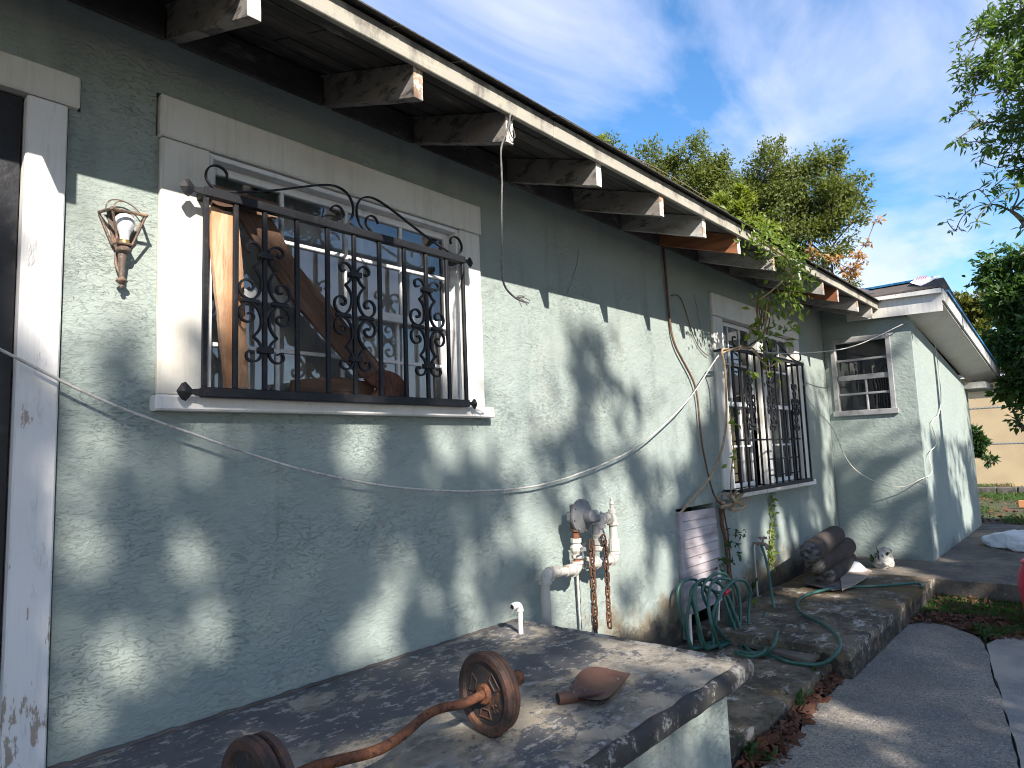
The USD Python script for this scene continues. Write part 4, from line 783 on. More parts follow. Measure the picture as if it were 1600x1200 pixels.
pipe('top_pipe', [(xu+.04, Y0, 1.066), (3.355, Y0, 1.072)], .021)
elbow((3.375, Y0, 1.065), (-1, 0, 0), (0, 0, -1), .030)
obj('test_plug', lathe([(0, 0), (.022, 0), (.022, .02), (.012, .024), (.012, .05), (.016, .052), (.008, .07), (.010, .085), (0, .095)], 10, (3.372, Y0, 1.09)), 'white_pipe', gp, smooth=25)
pipe('down_pipe', [(3.375, Y0, 1.04), (3.375, Y0, .845)], .024)
obj('coupling', lathe([(0, 0), (.034, 0), (.034, .07), (0, .07)], 14, (3.375, Y0, .87)), 'white_pipe', gp, smooth=25)
elbow((3.375, Y0, .822), (0, 0, 1), (-1, 0, 0), .030)
pipe('return_pipe', [(3.34, Y0, .822), (3.17, Y0, .828)], .023)
elbow((3.145, Y0, .828), (1, 0, 0), (0, 1, 0), .030)
pipe('wall_pipe', [(3.145, Y0+.03, .828), (3.145, .02, .828)], .023)
obj('thin_pipe', tube([(3.12, -.03, .80), (3.14, -.03, .1)], .008, 8), 'white_pipe', gp, smooth=True)
def link(o, d, roll, L=.034, W=.0135, r=.0055):
    a = np.linspace(0, 2*np.pi, 18, endpoint=False); c, s = np.cos(a), np.sin(a)
    p2 = np.stack([W*np.sign(c)*np.abs(c)**.8, s*W+np.sign(s)*(L/2-.004)*1.0], 1)
    d = np.asarray(d, float)/np.linalg.norm(d); e = np.cross(d, [0, 1, 0]); e /= np.linalg.norm(e); e2 = np.cross(d, e)
    w = np.cos(roll)*e+np.sin(roll)*e2
    return tube(o+p2[:, :1]*w+p2[:, 1:]*d, r, 6, closed=True)
def chain(label, pts):
    c = thing('chain', label, 'chain')
    P = spl(pts, 200); s = np.r_[0, np.cumsum(np.linalg.norm(np.diff(P, axis=0), axis=1))]; d = 0; k = 0
    while d < s[-1]:
        i = min(np.searchsorted(s, d), 197); o, t = P[i], P[i+2]-P[i]
        obj('link', link(o, t, (k % 2)*math.pi/2+.35+rng.normal(0, .12), .040), 'chain_rust', c, smooth=True); d += .0355; k += 1
px_ = lambda cx_, cy_, y=-.17: WY(840+cx_/4.8, 760+cy_/4.8, y)
chain('left rusty chain hanging behind the stoop from the gas pipe union', [px_(404, 438), px_(408, 520), px_(414, 620), px_(420, 730), px_(424, 830), px_(430, 930), px_(434, 1040), px_(437, 1100)])
chain('right rusty chain hanging free in front of the wall from the gas pipe', [px_(496, 400), px_(510, 470), px_(515, 560), px_(521, 660), px_(525, 760), px_(529, 860), px_(535, 960), px_(541, 1050)])
# stub of white pipe on the stoop
pv = thing('vent_pipe', 'short bent white plastic pipe standing on the stoop by the wall', 'pipe')
b0 = WZ(814, 990, STOOP_Z)
obj('pipe', tube([b0, b0+[0, 0, .118]], .0115, 14), 'pvc', pv, smooth=40)
cpt = b0+np.array([0, 0, .128]); dE = np.array([-.85, .1, -.12]); dE /= np.linalg.norm(dE)
t = np.linspace(0, 1, 9)[:, None]
obj('elbow', [tube((1-t)**2*(cpt-EZ*.02)+2*t*(1-t)*(cpt+EZ*.014)+t*t*(cpt+dE*.036+EZ*.012), .0150, 14), tube([cpt-EZ*.024, cpt-EZ*.014], .0168, 14), tube([cpt+dE*.034+EZ*.012, cpt+dE*.05+EZ*.010], .0165, 14)], 'pvc', pv, smooth=40)
obj('bore', tube([cpt+dE*.05+EZ*.010, cpt+dE*.0515+EZ*.010], .011, 12), 'hole', pv)

# ================================================================== BARBELL AND SHOVEL BLADE ON THE STOOP
bb = thing('curl_bar', 'rusty bent curl bar with iron weight plates lying on the stoop', 'barbell')
bz = STOOP_Z+.122
axp = np.array([1.52, -.852, bz])
obj('bar', tube(spl([(1.70, -.838, bz), (1.60, -.845, bz), (1.52, -.852, bz), (1.455, -.856, bz), (1.415, -.846, bz-.004), (1.375, -.826, bz-.004), (1.30, -.832, bz), (1.215, -.866, bz), (1.14, -.892, bz-.002), (1.07, -.897, bz-.004), (.985, -.874, bz-.002), (.92, -.858, bz), (.84, -.862, bz), (.74, -.866, bz), (.60, -.872, bz)], 120), .0135, 12), 'rust', bb, smooth=True)
obj('bar_end', lathe([(0, 0), (.023, 0), (.0245, .006), (.0245, .085), (.020, .092), (0, .093)], 18, (1.602, -.846, bz), (1, .10, 0)), 'rust', bb, smooth=35)
obj('bar_end', lathe([(0, 0), (.023, 0), (.0245, .006), (.0245, .055), (0, .063)], 18, (.60, -.872, bz), (-1, 0, 0)), 'rust', bb, smooth=35)
def plate(c, ax, R, T, lab):
    ax = np.asarray(ax, float); ax /= np.linalg.norm(ax)
    p = obj('plate', lathe([(.0, T*.5-.012), (.035, T*.5-.012), (.062*R/.12, T*.5-.012), (.090*R/.12, T*.5-.012), (.097*R/.12, T*.5-.002), (.108*R/.12, T*.5), (.116*R/.12, T*.5-.001), (R, T*.5-.006), (R, T*.12), (R-.003, T*.06), (R-.003, -T*.06), (R, -T*.12), (R, -T*.5+.006), (.116*R/.12, -T*.5+.001), (.097*R/.12, -T*.5+.002), (.090*R/.12, -T*.5+.012), (0, -T*.5+.012)], 48, c, -ax), 'rust_dark', bb, smooth=35, label=lab)
    obj('hub', lathe([(0, 0), (.030, 0), (.030, .022), (.026, .026), (0, .026)], 22, c-ax*(T*.5-.022), -ax), 'rust', p, smooth=35)
    e1 = np.cross(ax, EZ); e1 /= np.linalg.norm(e1); e2 = EZ
    obj('face', lathe([(0, 0), (.0905*R/.12, 0), (.0905*R/.12, .001), (0, .001)], 40, c-ax*(T*.5-.0122), -ax), 'rust_black', p)
    def rib(a0, a1, r_a, r_b):
        pts = [c-ax*(T*.5-.010)+(e1*math.cos(a)+e2*math.sin(a))*rr for a, rr in ((a0, r_a), (a1, r_a), (a1, r_b), (a0, r_b), (a0, r_a))]
        return tube(np.array(pts), .0028, 5)
    for a in (.35, 2.45, 4.35): obj('raised_outline', rib(a, a+.75, .048*R/.12, .074*R/.12), 'rust_dark', p)
    tm = meshkit.text_mesh('15', .016, .004, True); v, f = np.array(tm.vertices), np.array(tm.faces)
    v = v-[v[:, 0].mean(), v[:, 1].mean(), 0]
    a = -.62; o = c-ax*(T*.5-.0105)+(e1*(-1)*math.cos(a)*-1*.062+e2*math.sin(a)*.062)
    ex, ey = -e1 if False else e1, e2
    rot = -1.1
    ux = ex*math.cos(rot)+ey*math.sin(rot); uy = -ex*math.sin(rot)+ey*math.cos(rot)
    obj('number', (o+v[:, :1]*ux+v[:, 1:2]*uy-v[:, 2:]*ax, f), 'rust_dark', p)
plate(axp, (1, -.10, .0), .122, .032, 'larger front weight plate with raised number')
p2 = obj('plate', lathe([(0, -.011), (.110, -.011), (.117, -.006), (.117, .006), (.108, .011), (0, .011)], 48, axp+np.array([.029, -.002, 0]), (1, -.10, 0)), 'rust_dark', bb, smooth=35)
plate(np.array([.76, -.866, bz]), (1, .02, 0), .122, .034, None)
obj('plate', lathe([(0, -.014), (.105, -.014), (.119, -.008), (.119, .008), (.112, .014), (.095, .016), (.088, .010), (0, .010)], 48, (.795, -.865, bz), (1, .02, 0)), 'rust_dark', bb, smooth=35)
# shovel blade
sh = thing('shovel_blade', 'rusty brown shovel blade without handle lying on the stoop', 'shovel')
A = WZ(880, 1092, STOOP_Z+.02); Bp = WZ(984, 1056, STOOP_Z+.02); dx_ = Bp-A; Ls = np.linalg.norm(dx_); dx_ /= Ls; dy_ = np.cross(EZ, dx_)
Tp = spl([WZ(*p, STOOP_Z+.012) for p in ((893, 1085), (900, 1066), (912, 1054), (930, 1049), (955, 1051), (985, 1056))], 26)
Bt = spl([WZ(*p, STOOP_Z+.012) for p in ((895, 1091), (906, 1096), (922, 1101), (942, 1102), (962, 1088), (985, 1056.5))], 26)
nv = 15; V = []
for i_ in range(26):
    for q in np.linspace(0, 1, nv):
        u = i_/25; c_ = 2*q-1
        V.append(Tp[i_]*(1-q)+Bt[i_]*q+EZ*(.020*c_*c_*np.sin(np.pi*min(1, .15+u*.9))+.014*u*u-.004+.016*max(0, 1-u*3.2)*np.exp(-(c_*2.2)**2)))
V = np.array(V); F = np.array([f for i_ in range(25) for j_ in range(nv-1) for f in ((i_*nv+j_, (i_+1)*nv+j_, (i_+1)*nv+j_+1), (i_*nv+j_, (i_+1)*nv+j_+1, i_*nv+j_+1))]); o_ = len(V); Vb = V-EZ*.003
obj('blade', (np.vstack([V, Vb]), np.vstack([F, F[:, ::-1]+o_])), 'rust_sheet', sh, smooth=True)
sa = WZ(876, 1091, STOOP_Z+.022); dx_ = WZ(940, 1080, STOOP_Z+.022)-sa; dx_ /= np.linalg.norm(dx_); dy_ = np.cross(EZ, dx_); obj('socket', tube([sa-dx_*.01, sa+dx_*.03, sa+dx_*.07, sa+dx_*.12-EZ*.004, sa+dx_*.17-EZ*.010], [.0195, .0195, .0205, .015, .004], 16), 'rust_sheet', sh, smooth=40)
obj('socket_hole', tube([sa-dx_*.0112, sa-dx_*.0102], .0165, 14), 'hole', sh)
for q in (.045, .085): obj('rivet', lathe([(0, 0), (.004, 0), (.003, .003), (0, .004)], 8, sa+dx_*q+(EZ*.8-dy_*.6)*.0195, (EZ*.8-dy_*.6)), 'grey_paint', sh)
obj('rivet', lathe([(0, 0), (.005, 0), (.004, .002), (0, .003)], 8, WZ(965, 1061, STOOP_Z+.022)), 'grey_paint', sh)

# ================================================================== HOSE, TAP, STAKES
hs = thing('garden_hose', 'dark green garden hose coiled below the siding panel and snaking over the walkway', 'hose')
rs = np.random.default_rng(5)
cpts = []
c0 = WY(1100, 966, -.16)
for k in range(7):
    for a in np.linspace(0, 2*np.pi, 9)[:-1]:
        rx, rz = .18+.06*rs.normal()+.012*k, .275+.02*rs.normal()
        yy = -.09-.03*k-.05*(1-np.sin(a))*.9+.015*rs.normal()
        cpts.append(c0*[1, 0, 1]+np.array([rx*np.cos(a+.6)+.05*rs.normal()+.03*k, yy, rz*np.sin(a+.6)-.02]))
coil = spl(cpts, 360); coil[:, 2] = np.maximum(coil[:, 2], LOW+.02)
obj('coil', tube(coil, .0108, 8), 'hose_green', hs, smooth=True)
H = [WY(1118, 925, -.22), WY(1136, 932, -.25), WY(1146, 955, -.28), WY(1160, 990, -.33), WZ(1178, 1020, .125), WZ(1200, 1023, .12), WZ(1232, 1034, .115), WZ(1262, 1038, .115), WZ(1288, 1036, .13), WZ(1306, 1022, .185), WZ(1313, 1004, .21), WZ(1303, 988, .212), WZ(1280, 972, .212), WZ(1256, 960, .212), WZ(1246, 947, .212), WZ(1252, 934, .212), WZ(1275, 925, .212), WZ(1312, 918, .212), WZ(1380, 915, .212), WZ(1436, 912, .21), WZ(1441, 918, .20)]
obj('run', tube(spl(H, 240), .0118, 8), 'hose_green', hs, smooth=True)
H2 = [WY(1189, 852, -.07), WY(1193, 862, -.10), WY(1200, 890, -.16), WY(1206, 930, -.25), WY(1214, 970, -.33), WZ(1214, 992, .22), WZ(1207, 1012, .18), WZ(1195, 1022, .13), WZ(1172, 1021, .125), WZ(1150, 1018, .125), WZ(1172, 1026, .14), WZ(1196, 1016, .15), WZ(1185, 1010, .125)]
obj('run', tube(spl(H2, 160), .0108, 8), 'hose_green', hs, smooth=True)
obj('run', tube(spl([WY(1130, 930, -.24), WY(1140, 960, -.27), WY(1155, 1000, -.33), WZ(1166, 1022, .125), WZ(1190, 1018, .125)], 60), .0100, 8), 'hose_green', hs, smooth=True)
nz = WY(1131, 927, -.25)
obj('nozzle', [lathe([(0, 0), (.018, 0), (.020, .03), (.014, .045), (.016, .07), (0, .07)], 12, nz, (1, 0, .1))], 'red_plastic', hs, smooth=40, label='red hose nozzle')
obj('hose_end', [lathe([(0, 0), (.013, 0), (.015, .02), (.012, .04), (0, .04)], 12, nz+[.072, 0, .006], (1, 0, .1))], 'grey_paint', hs)
tp = thing('tap', 'rusty outdoor tap on a thin pipe with the hose screwed on', 'tap')
t0 = WY(1188, 850, -.06)
obj('body', [tube([t0+[0, .06, 0], t0+[0, -.05, 0]], .014, 10), tube([t0+[0, -.045, 0], t0+[.0, -.06, -.045]], .013, 10), tube([t0+[0, -.02, 0], t0+[0, -.025, .05]], .009, 8)], 'tap_metal', tp, smooth=40)
obj('handle', [tube([t0+[-.045, -.025, .052], t0+[.045, -.025, .052]], .010, 8), tube([t0+[0, -.06, .052], t0+[0, .01, .052]], .010, 8)], 'tap_metal', tp, smooth=40)
q = WY(1183, 862, -.03); obj('supply_pipe', tube([t0+[-.03, .035, 0], t0+[-.05, .035, -.03], [t0[0]-.05, -.025, UPW]], .0075, 8), 'white_pipe', tp, smooth=True)
for k, (a, b, r) in enumerate((((1124, 892), (1122, 1012), .011), ((1078, 960), (1080, 1008), .010))):
    pa, pb = WY(*a, -.07-.05*k), WY(*b, -.10-.05*k)
    obj('white_stake', tube([pa, [pb[0], pb[1], .04]], r, 8), 'pvc', smooth=True, label=('tall thin white pipe leaning on the siding panel behind the hose', 'short white pipe stub behind the hose coil')[k], cat='pipe')

# ================================================================== FABRIC TUBES, SHEETS, STONE
for (a, b, r, lab) in ((WZ(1287, 900, .285), WZ(1325, 872, .30), .093, 'lowest brown fabric roll of the stack, with a black and white end'), (WZ(1272, 881, .43), WZ(1325, 852, .44), .09, 'middle brown fabric roll of the stack'), (WZ(1264, 864, .57), WZ(1307, 834, .59), .085, 'topmost brown fabric roll leaning on the wall')):
    a, b = np.array(a), np.array(b)
    T = thing('fabric_roll', lab, 'fabric roll')
    k = 26; t = np.linspace(0, 1, k)[:, None]; rr = r*(1-.35*np.exp(-((t[:, 0])/.03)**2)-.35*np.exp(-((1-t[:, 0])/.03)**2))
    obj('roll', rough(tube(a+(b-a)*t, rr, 26), .007, 9, int(r*1000)), 'tube_fabric', T, smooth=True)
    obj('end_cap', rough(lathe([(0, -.045), (.05*r/.1, -.042), (.08*r/.1, -.02), (.094*r/.1, .02), (.090*r/.1, .03), (0, .03)], 22, a, (b-a)), .008, 14, int(r*900)), 'tube_cap', T, smooth=True)
def sheet(name, px4, z, th, mat, lab, cat, seed, amp=.01):
    Q = [WZ(*p, z) for p in px4]
    q = trimesh.Trimesh(*arr(prism([p[:2] for p in Q], 2, z, z+th)), process=True).subdivide_to_size(.08)
    return obj(name, rough((np.array(q.vertices)+[0, 0, amp*.8], np.array(q.faces)), amp, 5, seed), mat, smooth=40, label=lab, cat=cat)
sheet('grey_board', [(1136, 1003), (1166, 997), (1290, 1024), (1266, 1039)], LOW+.012, .022, 'walk_back', 'flat grey board lying in the step between the two walkway slabs', 'board', 8, .003)
sheet('dark_mat', [(1256, 914), (1262, 903), (1318, 905), (1322, 921), (1300, 924)], UPW+.012, .010, 'dark_sheet', 'crumpled dark rubber mat under the fabric rolls', 'mat', 3)
sheet('cardboard', [(1316, 925), (1312, 902), (1345, 886), (1362, 894), (1350, 908)], UPW+.022, .008, 'cardboard', 'torn flat piece of cardboard beside the fabric rolls', 'cardboard', 5)
obj('rag', rough(trimesh.creation.icosphere(3, 1.).apply_transform(np.diag([.13, .10, .05, 1])).apply_translation(WZ(1334, 888, UPW+.05)), .04, 9, 4), 'white_cloth', smooth=True, label='small crumpled white rag behind the fabric rolls', cat='cloth')
sp = WZ(1380, 888, UPW); 
obj('stone', rough(trimesh.creation.icosphere(3, 1.).apply_transform(np.diag([.11, .10, .11, 1])).apply_translation(sp+[.05, 0, .08]), .05, 9, 14), 'stone', smooth=False, label='pale rough stone at the foot of the extension wall', cat='stone')
def weed(c, n, size, spread, lab, mat='weed_leaf', seed=0, asp=.35):
    T = thing('weed', lab, 'plant'); rs = np.random.default_rng(seed)
    L_, S_ = [], []
    for k in range(max(4, n//6)):
        a = rs.uniform(0, 6.28); tip = c+np.array([math.cos(a)*spread*rs.uniform(.3, 1), math.sin(a)*spread*rs.uniform(.3, 1), size*rs.uniform(.5, 1.6)])
        q = spl([c, (c+tip)/2+[0, 0, size*.3], tip], 8); S_.append(tube(q, .0025, 4))
        pp = q[rs.integers(2, 8, 6)]; L_.append(leaves(pp, size*.8, asp, rs, (pp-c)/np.linalg.norm(pp-c, axis=1, keepdims=True)+[0, 0, .2]))
    obj('stems', S_, 'weed_leaf', T); obj('leaves', L_, mat, T)
weed(WZ(1377, 888, UPW), 30, .10, .10, 'small green weed growing in front of the pale stone', seed=1)
wp = [((1345, 1009), .05, 'low green weed nearest the raised slab corner'), ((1313, 1047), .05, 'green weed in the leaves right of the hose bend'), ((1288, 1072), .06, 'green weed below the lower walkway slab'), ((1244, 1112), .06, 'green weed halfway along the lower slab'), ((1166, 1186), .055, 'green weed at the foot of the stoop'), ((1188, 1194), .045, 'small bright green weed at the bottom picture edge'), ((1385, 972), .07, 'green weed at the edge of the raised slab'), ((1372, 988), .06, 'small weed between raised slab and driveway tip'), ((1538, 1000), .06, 'weed tuft in the driveway crack')]
for i, (p, s, lab) in enumerate(wp): weed(WZ(*p, .01), 26, s, s*1.4, lab, seed=20+i, asp=.5)
weed(WY(1176, 925, -.03), 24, .06, .05, 'green weed at the wall foot below the tap', seed=50); weed(WZ(1178, 950, UPW), 18, .05, .05, 'pale weed sprout at the corner of the raised slab', mat='vine_leaf', seed=51)
# ------------------------------------------------------------------ fallen leaves and grass
def scatter(poly_px, z, n, seed):
    from shapely.geometry import Polygon, Point
    pl = Polygon([WZ(*p, z)[:2] for p in poly_px]).buffer(0); rs = np.random.default_rng(seed); x0, y0, x1, y1 = pl.bounds; out = []
    while len(out) < n:
        p = rs.uniform([x0, y0], [x1, y1])
        if pl.contains(Point(p)): out.append([*p, z])
    return np.array(out)
strip = [(1150, 1199), (1160, 1182), (1222, 1120), (1284, 1058), (1330, 1010), (1392, 966), (1408, 974), (1374, 1000), (1346, 1026), (1318, 1058), (1292, 1088), (1262, 1120), (1248, 1150), (1215, 1199)]
rs = np.random.default_rng(3)
Lf = scatter(strip, .012, 1150, 1); Lf[:, 2] += rs.uniform(0, .03, len(Lf))
D = rs.normal(size=(len(Lf), 3))*[1, 1, .35]
m1 = leaves(Lf, .062, .5, rs, D, .45, .2)
yard = [(1392, 966), (1424, 930), (1480, 918), (1600, 918), (1640, 930), (1640, 1000), (1540, 998), (1490, 980), (1450, 972), (1412, 975)]
Lg = scatter(yard, .02, 2600, 2); Lg[:, 2] += rs.uniform(0, .025, len(Lg)); m2 = leaves(Lg, .055, .5, rs, rs.normal(size=(len(Lg), 3))*[1, 1, .3], .45, .2)
Lh = np.c_[rs.uniform(11.9, 24, 2600), rs.uniform(-4.5, 1.5, 2600), rs.uniform(.02, .05, 2600)]; m3 = leaves(Lh, .08, .5, rs, rs.normal(size=(2600, 3))*[1, 1, .3], .45, .2)
obj('fallen_leaves', [m1, m2, m3], 'litter', label='reddish brown dead leaves along the walkway edge and over the yard', cat='dead leaves', kind='stuff')
def blades(P, h, seed):
    rs = np.random.default_rng(seed); n = len(P); a = rs.uniform(0, 6.28, n); lean = rs.uniform(.2, .9, n)[:, None]*h*np.c_[np.cos(a), np.sin(a), 0*a]
    H_ = h*rs.uniform(.5, 1.2, (n, 1)); w = .004*np.c_[-np.sin(a), np.cos(a), 0*a]
    V = np.stack([P-w, P+w, P+lean*.4+EZ*H_*.7+w*.7, P+lean+EZ*H_], 1).reshape(-1, 3); q = np.arange(n)[:, None]*4
    return V, np.vstack([q+[0, 1, 2], q+[0, 2, 3]])
Pg = scatter(yard, .0, 26000, 7); q = meshkit.fbm(Pg*[2.2, 2.2, 0]+[3, 1, 0], 3, 4); near = np.exp(-((Pg[:, 1]+1.25)/.22)**2)*.10
Pg = Pg[(q+near) > .50]
Pf = np.c_[rs.uniform(12.5, 24, 30000), rs.uniform(-5, 1.6, 30000), np.zeros(30000)]; Pf = Pf[meshkit.fbm(Pf*[.7, .7, 0], 3, 8)+.012*(Pf[:, 0]-15) > .56]
obj('grass', [blades(Pg, .055, 1), blades(Pf, .10, 2)], 'grass_blade', label='patchy short green grass between the raised slab and the driveway', cat='grass', kind='stuff')
# white sack, red tub, timber
c = WZ(1580, 852, UPW)
sk = trimesh.creation.icosphere(4, 1.); v = np.array(sk.vertices); v[:, 2] = np.where(v[:, 2] < -.3, -.3-.2*(v[:, 2]+.3)*-1, v[:, 2])
d1 = WZ(1640, 862, UPW)-WZ(1540, 850, UPW); d1 /= np.linalg.norm(d1); d2 = np.cross(EZ, d1)
st0 = WZ(1536, 850, UPW); Lk_ = .55
vv = st0+d1*(Lk_*(1+v[:, :1]))+d2*.22*v[:, 1:2]*(1+.2*v[:, :1])+EZ*(.17*(v[:, 2:]+.32)*(1.0+.25*v[:, :1]))
obj('sack', rough(rough((vv, np.array(sk.faces)), .06, 4, 2), .03, 11, 5), 'white_cloth', smooth=True, label='crumpled white sack lying on the apron beside the extension', cat='sack')
tb = thing('plastic_tub', 'bright red plastic tub cut by the right picture edge', 'tub')
tc = WZ(1600, 1000, .0)+np.array([.30, -.20, 0]); 
obj('body', rough(lathe([(0, .0), (.17, .0), (.20, .02), (.215, .20), (.232, .33), (.225, .42), (.19, .50), (.17, .52), (.165, .50), (.0, .49)], 40, tc), .01, 3, 3), 'red_plastic', tb, smooth=40)
obj('rim', lathe([(.17, .505), (.19, .50), (.198, .515), (.18, .53), (.165, .52)], 40, tc), 'red_plastic', tb, smooth=40)
tc2 = WZ(1592, 793, .02); obj('timber', worn(box(tc2[0], tc2[0]+.09, tc2[1]-1.4, tc2[1], .02, .16, .006), .003, 5, 2), 'orange_wood', label='orange brown timber lying on the ground at the right edge', cat='timber')
#==PART4==
# ================================================================== BACKGROUND
bg = thing('beige_building', 'sunlit beige building behind the chain link fence', 'building')
obj('wall', box(24, 24.3, -9, 2.6, -.1, 3.2, 0), 'beige_wall', bg); obj('roof', hull([(23.6, -9.3, 3.2), (23.6, 2.9, 3.2), (29, -9.3, 4.6), (29, 2.9, 4.6), (23.6, -9.3, 3.3), (23.6, 2.9, 3.3), (29, -9.3, 4.7), (29, 2.9, 4.7)]), 'felt_dark', bg); obj('side_wall', box(24.3, 33, 2.3, 2.6, -.1, 3.2, 0), 'beige_wall', bg)
fn = thing('chain_link_fence', 'grey chain link fence with pipe rails in front of the beige wall', 'fence')
fx, fy0, fy1, fz0, fz1 = 21.0, -4.6, 1.6, .25, 2.55
rail = lambda a, b, r: tube([a, b], r, 6)
for z in (1.25, 2.18): obj('rail', rail((fx, fy0, z), (fx, fy1, z), .03), 'fence_steel', fn)
for y in (-4.4, -2.2, 1.5): obj('post', rail((fx+.05, y, 0), (fx+.05, y, 2.6), .035), 'fence_steel', fn)
wires = []
for s in (1, -1):
    for c_ in np.arange(fy0-(fz1-fz0), fy1+(fz1-fz0), .085):
        P0 = np.array([fx-.035, c_, fz0]); P1 = np.array([fx-.035, c_+s*(fz1-fz0), fz1])
        for q in (0, 1):
            pass
        t0_, t1_ = 0., 1.; a, b = P0[1], P1[1]
        lo_, hi_ = sorted(((fy0-a)/(b-a), (fy1-a)/(b-a))); t0_, t1_ = max(0, lo_), min(1, hi_)
        if t1_ > t0_+.02: wires.append(tube([P0+(P1-P0)*t0_, P0+(P1-P0)*t1_], .0035, 3))
obj('wire_mesh', wires, 'fence_steel', fn, kind='stuff')
eb = thing('block_edging', 'dark row of concrete edging blocks in front of the chain link fence', 'edging')
for k in range(14):
    y = -4.4+k*.42; obj('block', worn(trimesh.Trimesh(*arr(box(20.2, 20.45, y, y+.40, -.02, .20+rng.uniform(-.015, .015), .015))).subdivide_to_size(.2), .01, 4, k), 'block_dark', eb)

# ------------------------------------------------------------------ trees
def tree(name, label, base, blobs, leafmats, n, size, aspect, seed, trunk_r=.22, limb_r=.03, group=None, fill=.55, sparse=.0, ntip=5):
    """blobs: (centre, radius) of leaf masses; limbs run from the trunk to every blob, twigs to its clumps, leaves sit on the clumps"""
    T = thing(name, label, 'tree', group); rs = np.random.default_rng(seed); base = np.asarray(base, float)
    C = np.array([b[0] for b in blobs]); Rr = np.array([b[1] for b in blobs]); mean = C.mean(0)
    fork = base+np.array([(mean[0]-base[0])*.3, (mean[1]-base[1])*.3, max(1.2, (C[:, 2].min()-base[2])*.75)])
    tk = spl([base, base*.6+fork*.4+[.05, .08, 0], fork], 14)
    obj('trunk', rough(tube(tk, np.linspace(trunk_r, trunk_r*.65, 14), 12), trunk_r*.12, 3, seed), 'bark', T, smooth=True)
    order = np.argsort(np.linalg.norm(C-fork, axis=1)); nodes = [fork]; rad = [trunk_r*.55]; limbs = []; clumps = []
    for i in order:
        d = [np.linalg.norm(C[i]-q)*(1.0 if k else .8) for k, q in enumerate(nodes)]; j = int(np.argmin(d))
        r0_ = rad[j]*.7; r1_ = max(limb_r*.5, r0_*.55)
        mid = (nodes[j]+C[i])/2+rs.normal(0, .08, 3)*d[j]; limbs.append(tube(spl([nodes[j], mid, C[i]], 9), np.linspace(r0_, r1_, 9), 6)); nodes.append(C[i]); rad.append(r1_)
        k = max(4, int(ntip*(Rr[i]/Rr.mean())**2))
        for _ in range(k):
            dd = rs.normal(size=3); dd /= np.linalg.norm(dd); tip = C[i]+dd*Rr[i]*rs.uniform(fill, 1.12)
            limbs.append(tube(spl([C[i], (C[i]+tip)/2+rs.normal(0, .1, 3)*Rr[i], tip], 6), np.linspace(r1_*.6, r1_*.15, 6), 4)); clumps.append((tip, Rr[i], C[i]))
    obj('limbs', limbs, 'twig' if trunk_r < .1 else 'bark', T, smooth=True)
    w = np.array([c[1]**2 for c in clumps]); w /= w.sum(); pick = rs.choice(len(clumps), n, p=w)
    tips = np.array([c[0] for c in clumps])[pick]; rr = np.array([c[1] for c in clumps])[pick][:, None]; cc = np.array([c[2] for c in clumps])[pick]
    t = rs.uniform(.0, 1., (n, 1))**.5
    P = cc+(tips-cc)*(.35+.65*t)+rs.normal(size=(n, 3))*rr*.17
    tone = meshkit.fbm(P/ (Rr.mean()*.8), 2, seed)
    for q, mt in enumerate(leafmats):
        sel = (tone > np.quantile(tone, q/len(leafmats) if q else -0.0)) & (tone <= np.quantile(tone, min(1., (q+1)/len(leafmats)))) if len(leafmats) > 1 else np.ones(n, bool)
        obj('crown', leaves(P[sel], size, aspect, rs, (P-cc)[sel]/rr[sel]+[0, 0, -.2], .3, 1.2), mt, T)
    return T
B = lambda px, py, d, rp: (WD(px, py, d), rp/FPX*d*.86)
oak = [B(950, 240, 17, 38), B(985, 262, 17, 48), B(1030, 275, 17, 50), B(1075, 250, 17, 45), B(1095, 300, 17, 60), B(1150, 330, 16, 60), B(1125, 270, 17, 40), B(1200, 265, 16, 45), B(1190, 310, 16, 60), B(1250, 290, 15.5, 55), B(1285, 250, 15.5, 38), B(1310, 275, 15.5, 42), B(1300, 330, 15.5, 55), B(1245, 360, 15.5, 60), B(1330, 350, 15.5, 35), B(1290, 400, 15.5, 42), B(1180, 390, 16, 60), B(1240, 420, 16, 40), B(1100, 360, 17, 60), B(1345, 305, 15.5, 20), B(1010, 310, 17, 50), B(1300, 440, 16, 35), B(1215, 230, 16, 22)]
ob = WD(1215, 700, 16.2); tree('oak_tree', 'broad live oak with fine olive green foliage behind the house roof', (ob[0], ob[1], 0), oak, ['oak_leaf'], 85000, .085, .5, 11, .32, .04, ntip=13)
yv = [B(940, 225, 15.5, 16), B(1150, 335, 14.5, 24), B(1175, 350, 14.5, 26), B(1195, 365, 14.5, 24), B(1160, 310, 14.8, 20), B(1120, 320, 15, 22)]
tree('climbing_vine_tree', 'yellow green climber spreading over the oak next to the roof edge', (ob[0]-1.2, ob[1]+.8, 0), yv, ['yellow_leaf'], 5200, .10, .6, 13, .06, .02, ntip=9)
dr = [B(1340, 395, 15, 12), B(1368, 343, 15, 8), B(1356, 375, 15, 9), B(1330, 420, 15, 16), B(1305, 405, 15, 12), B(1350, 410, 15, 8), B(1270, 395, 15, 12)]
tree('dying_tree', 'thin bare branches with orange dead leaves at the right of the oak', (ob[0]+.3, ob[1]-1.3, 0), dr, ['dry_leaf'], 420, .10, .5, 17, .05, .02, ntip=6)
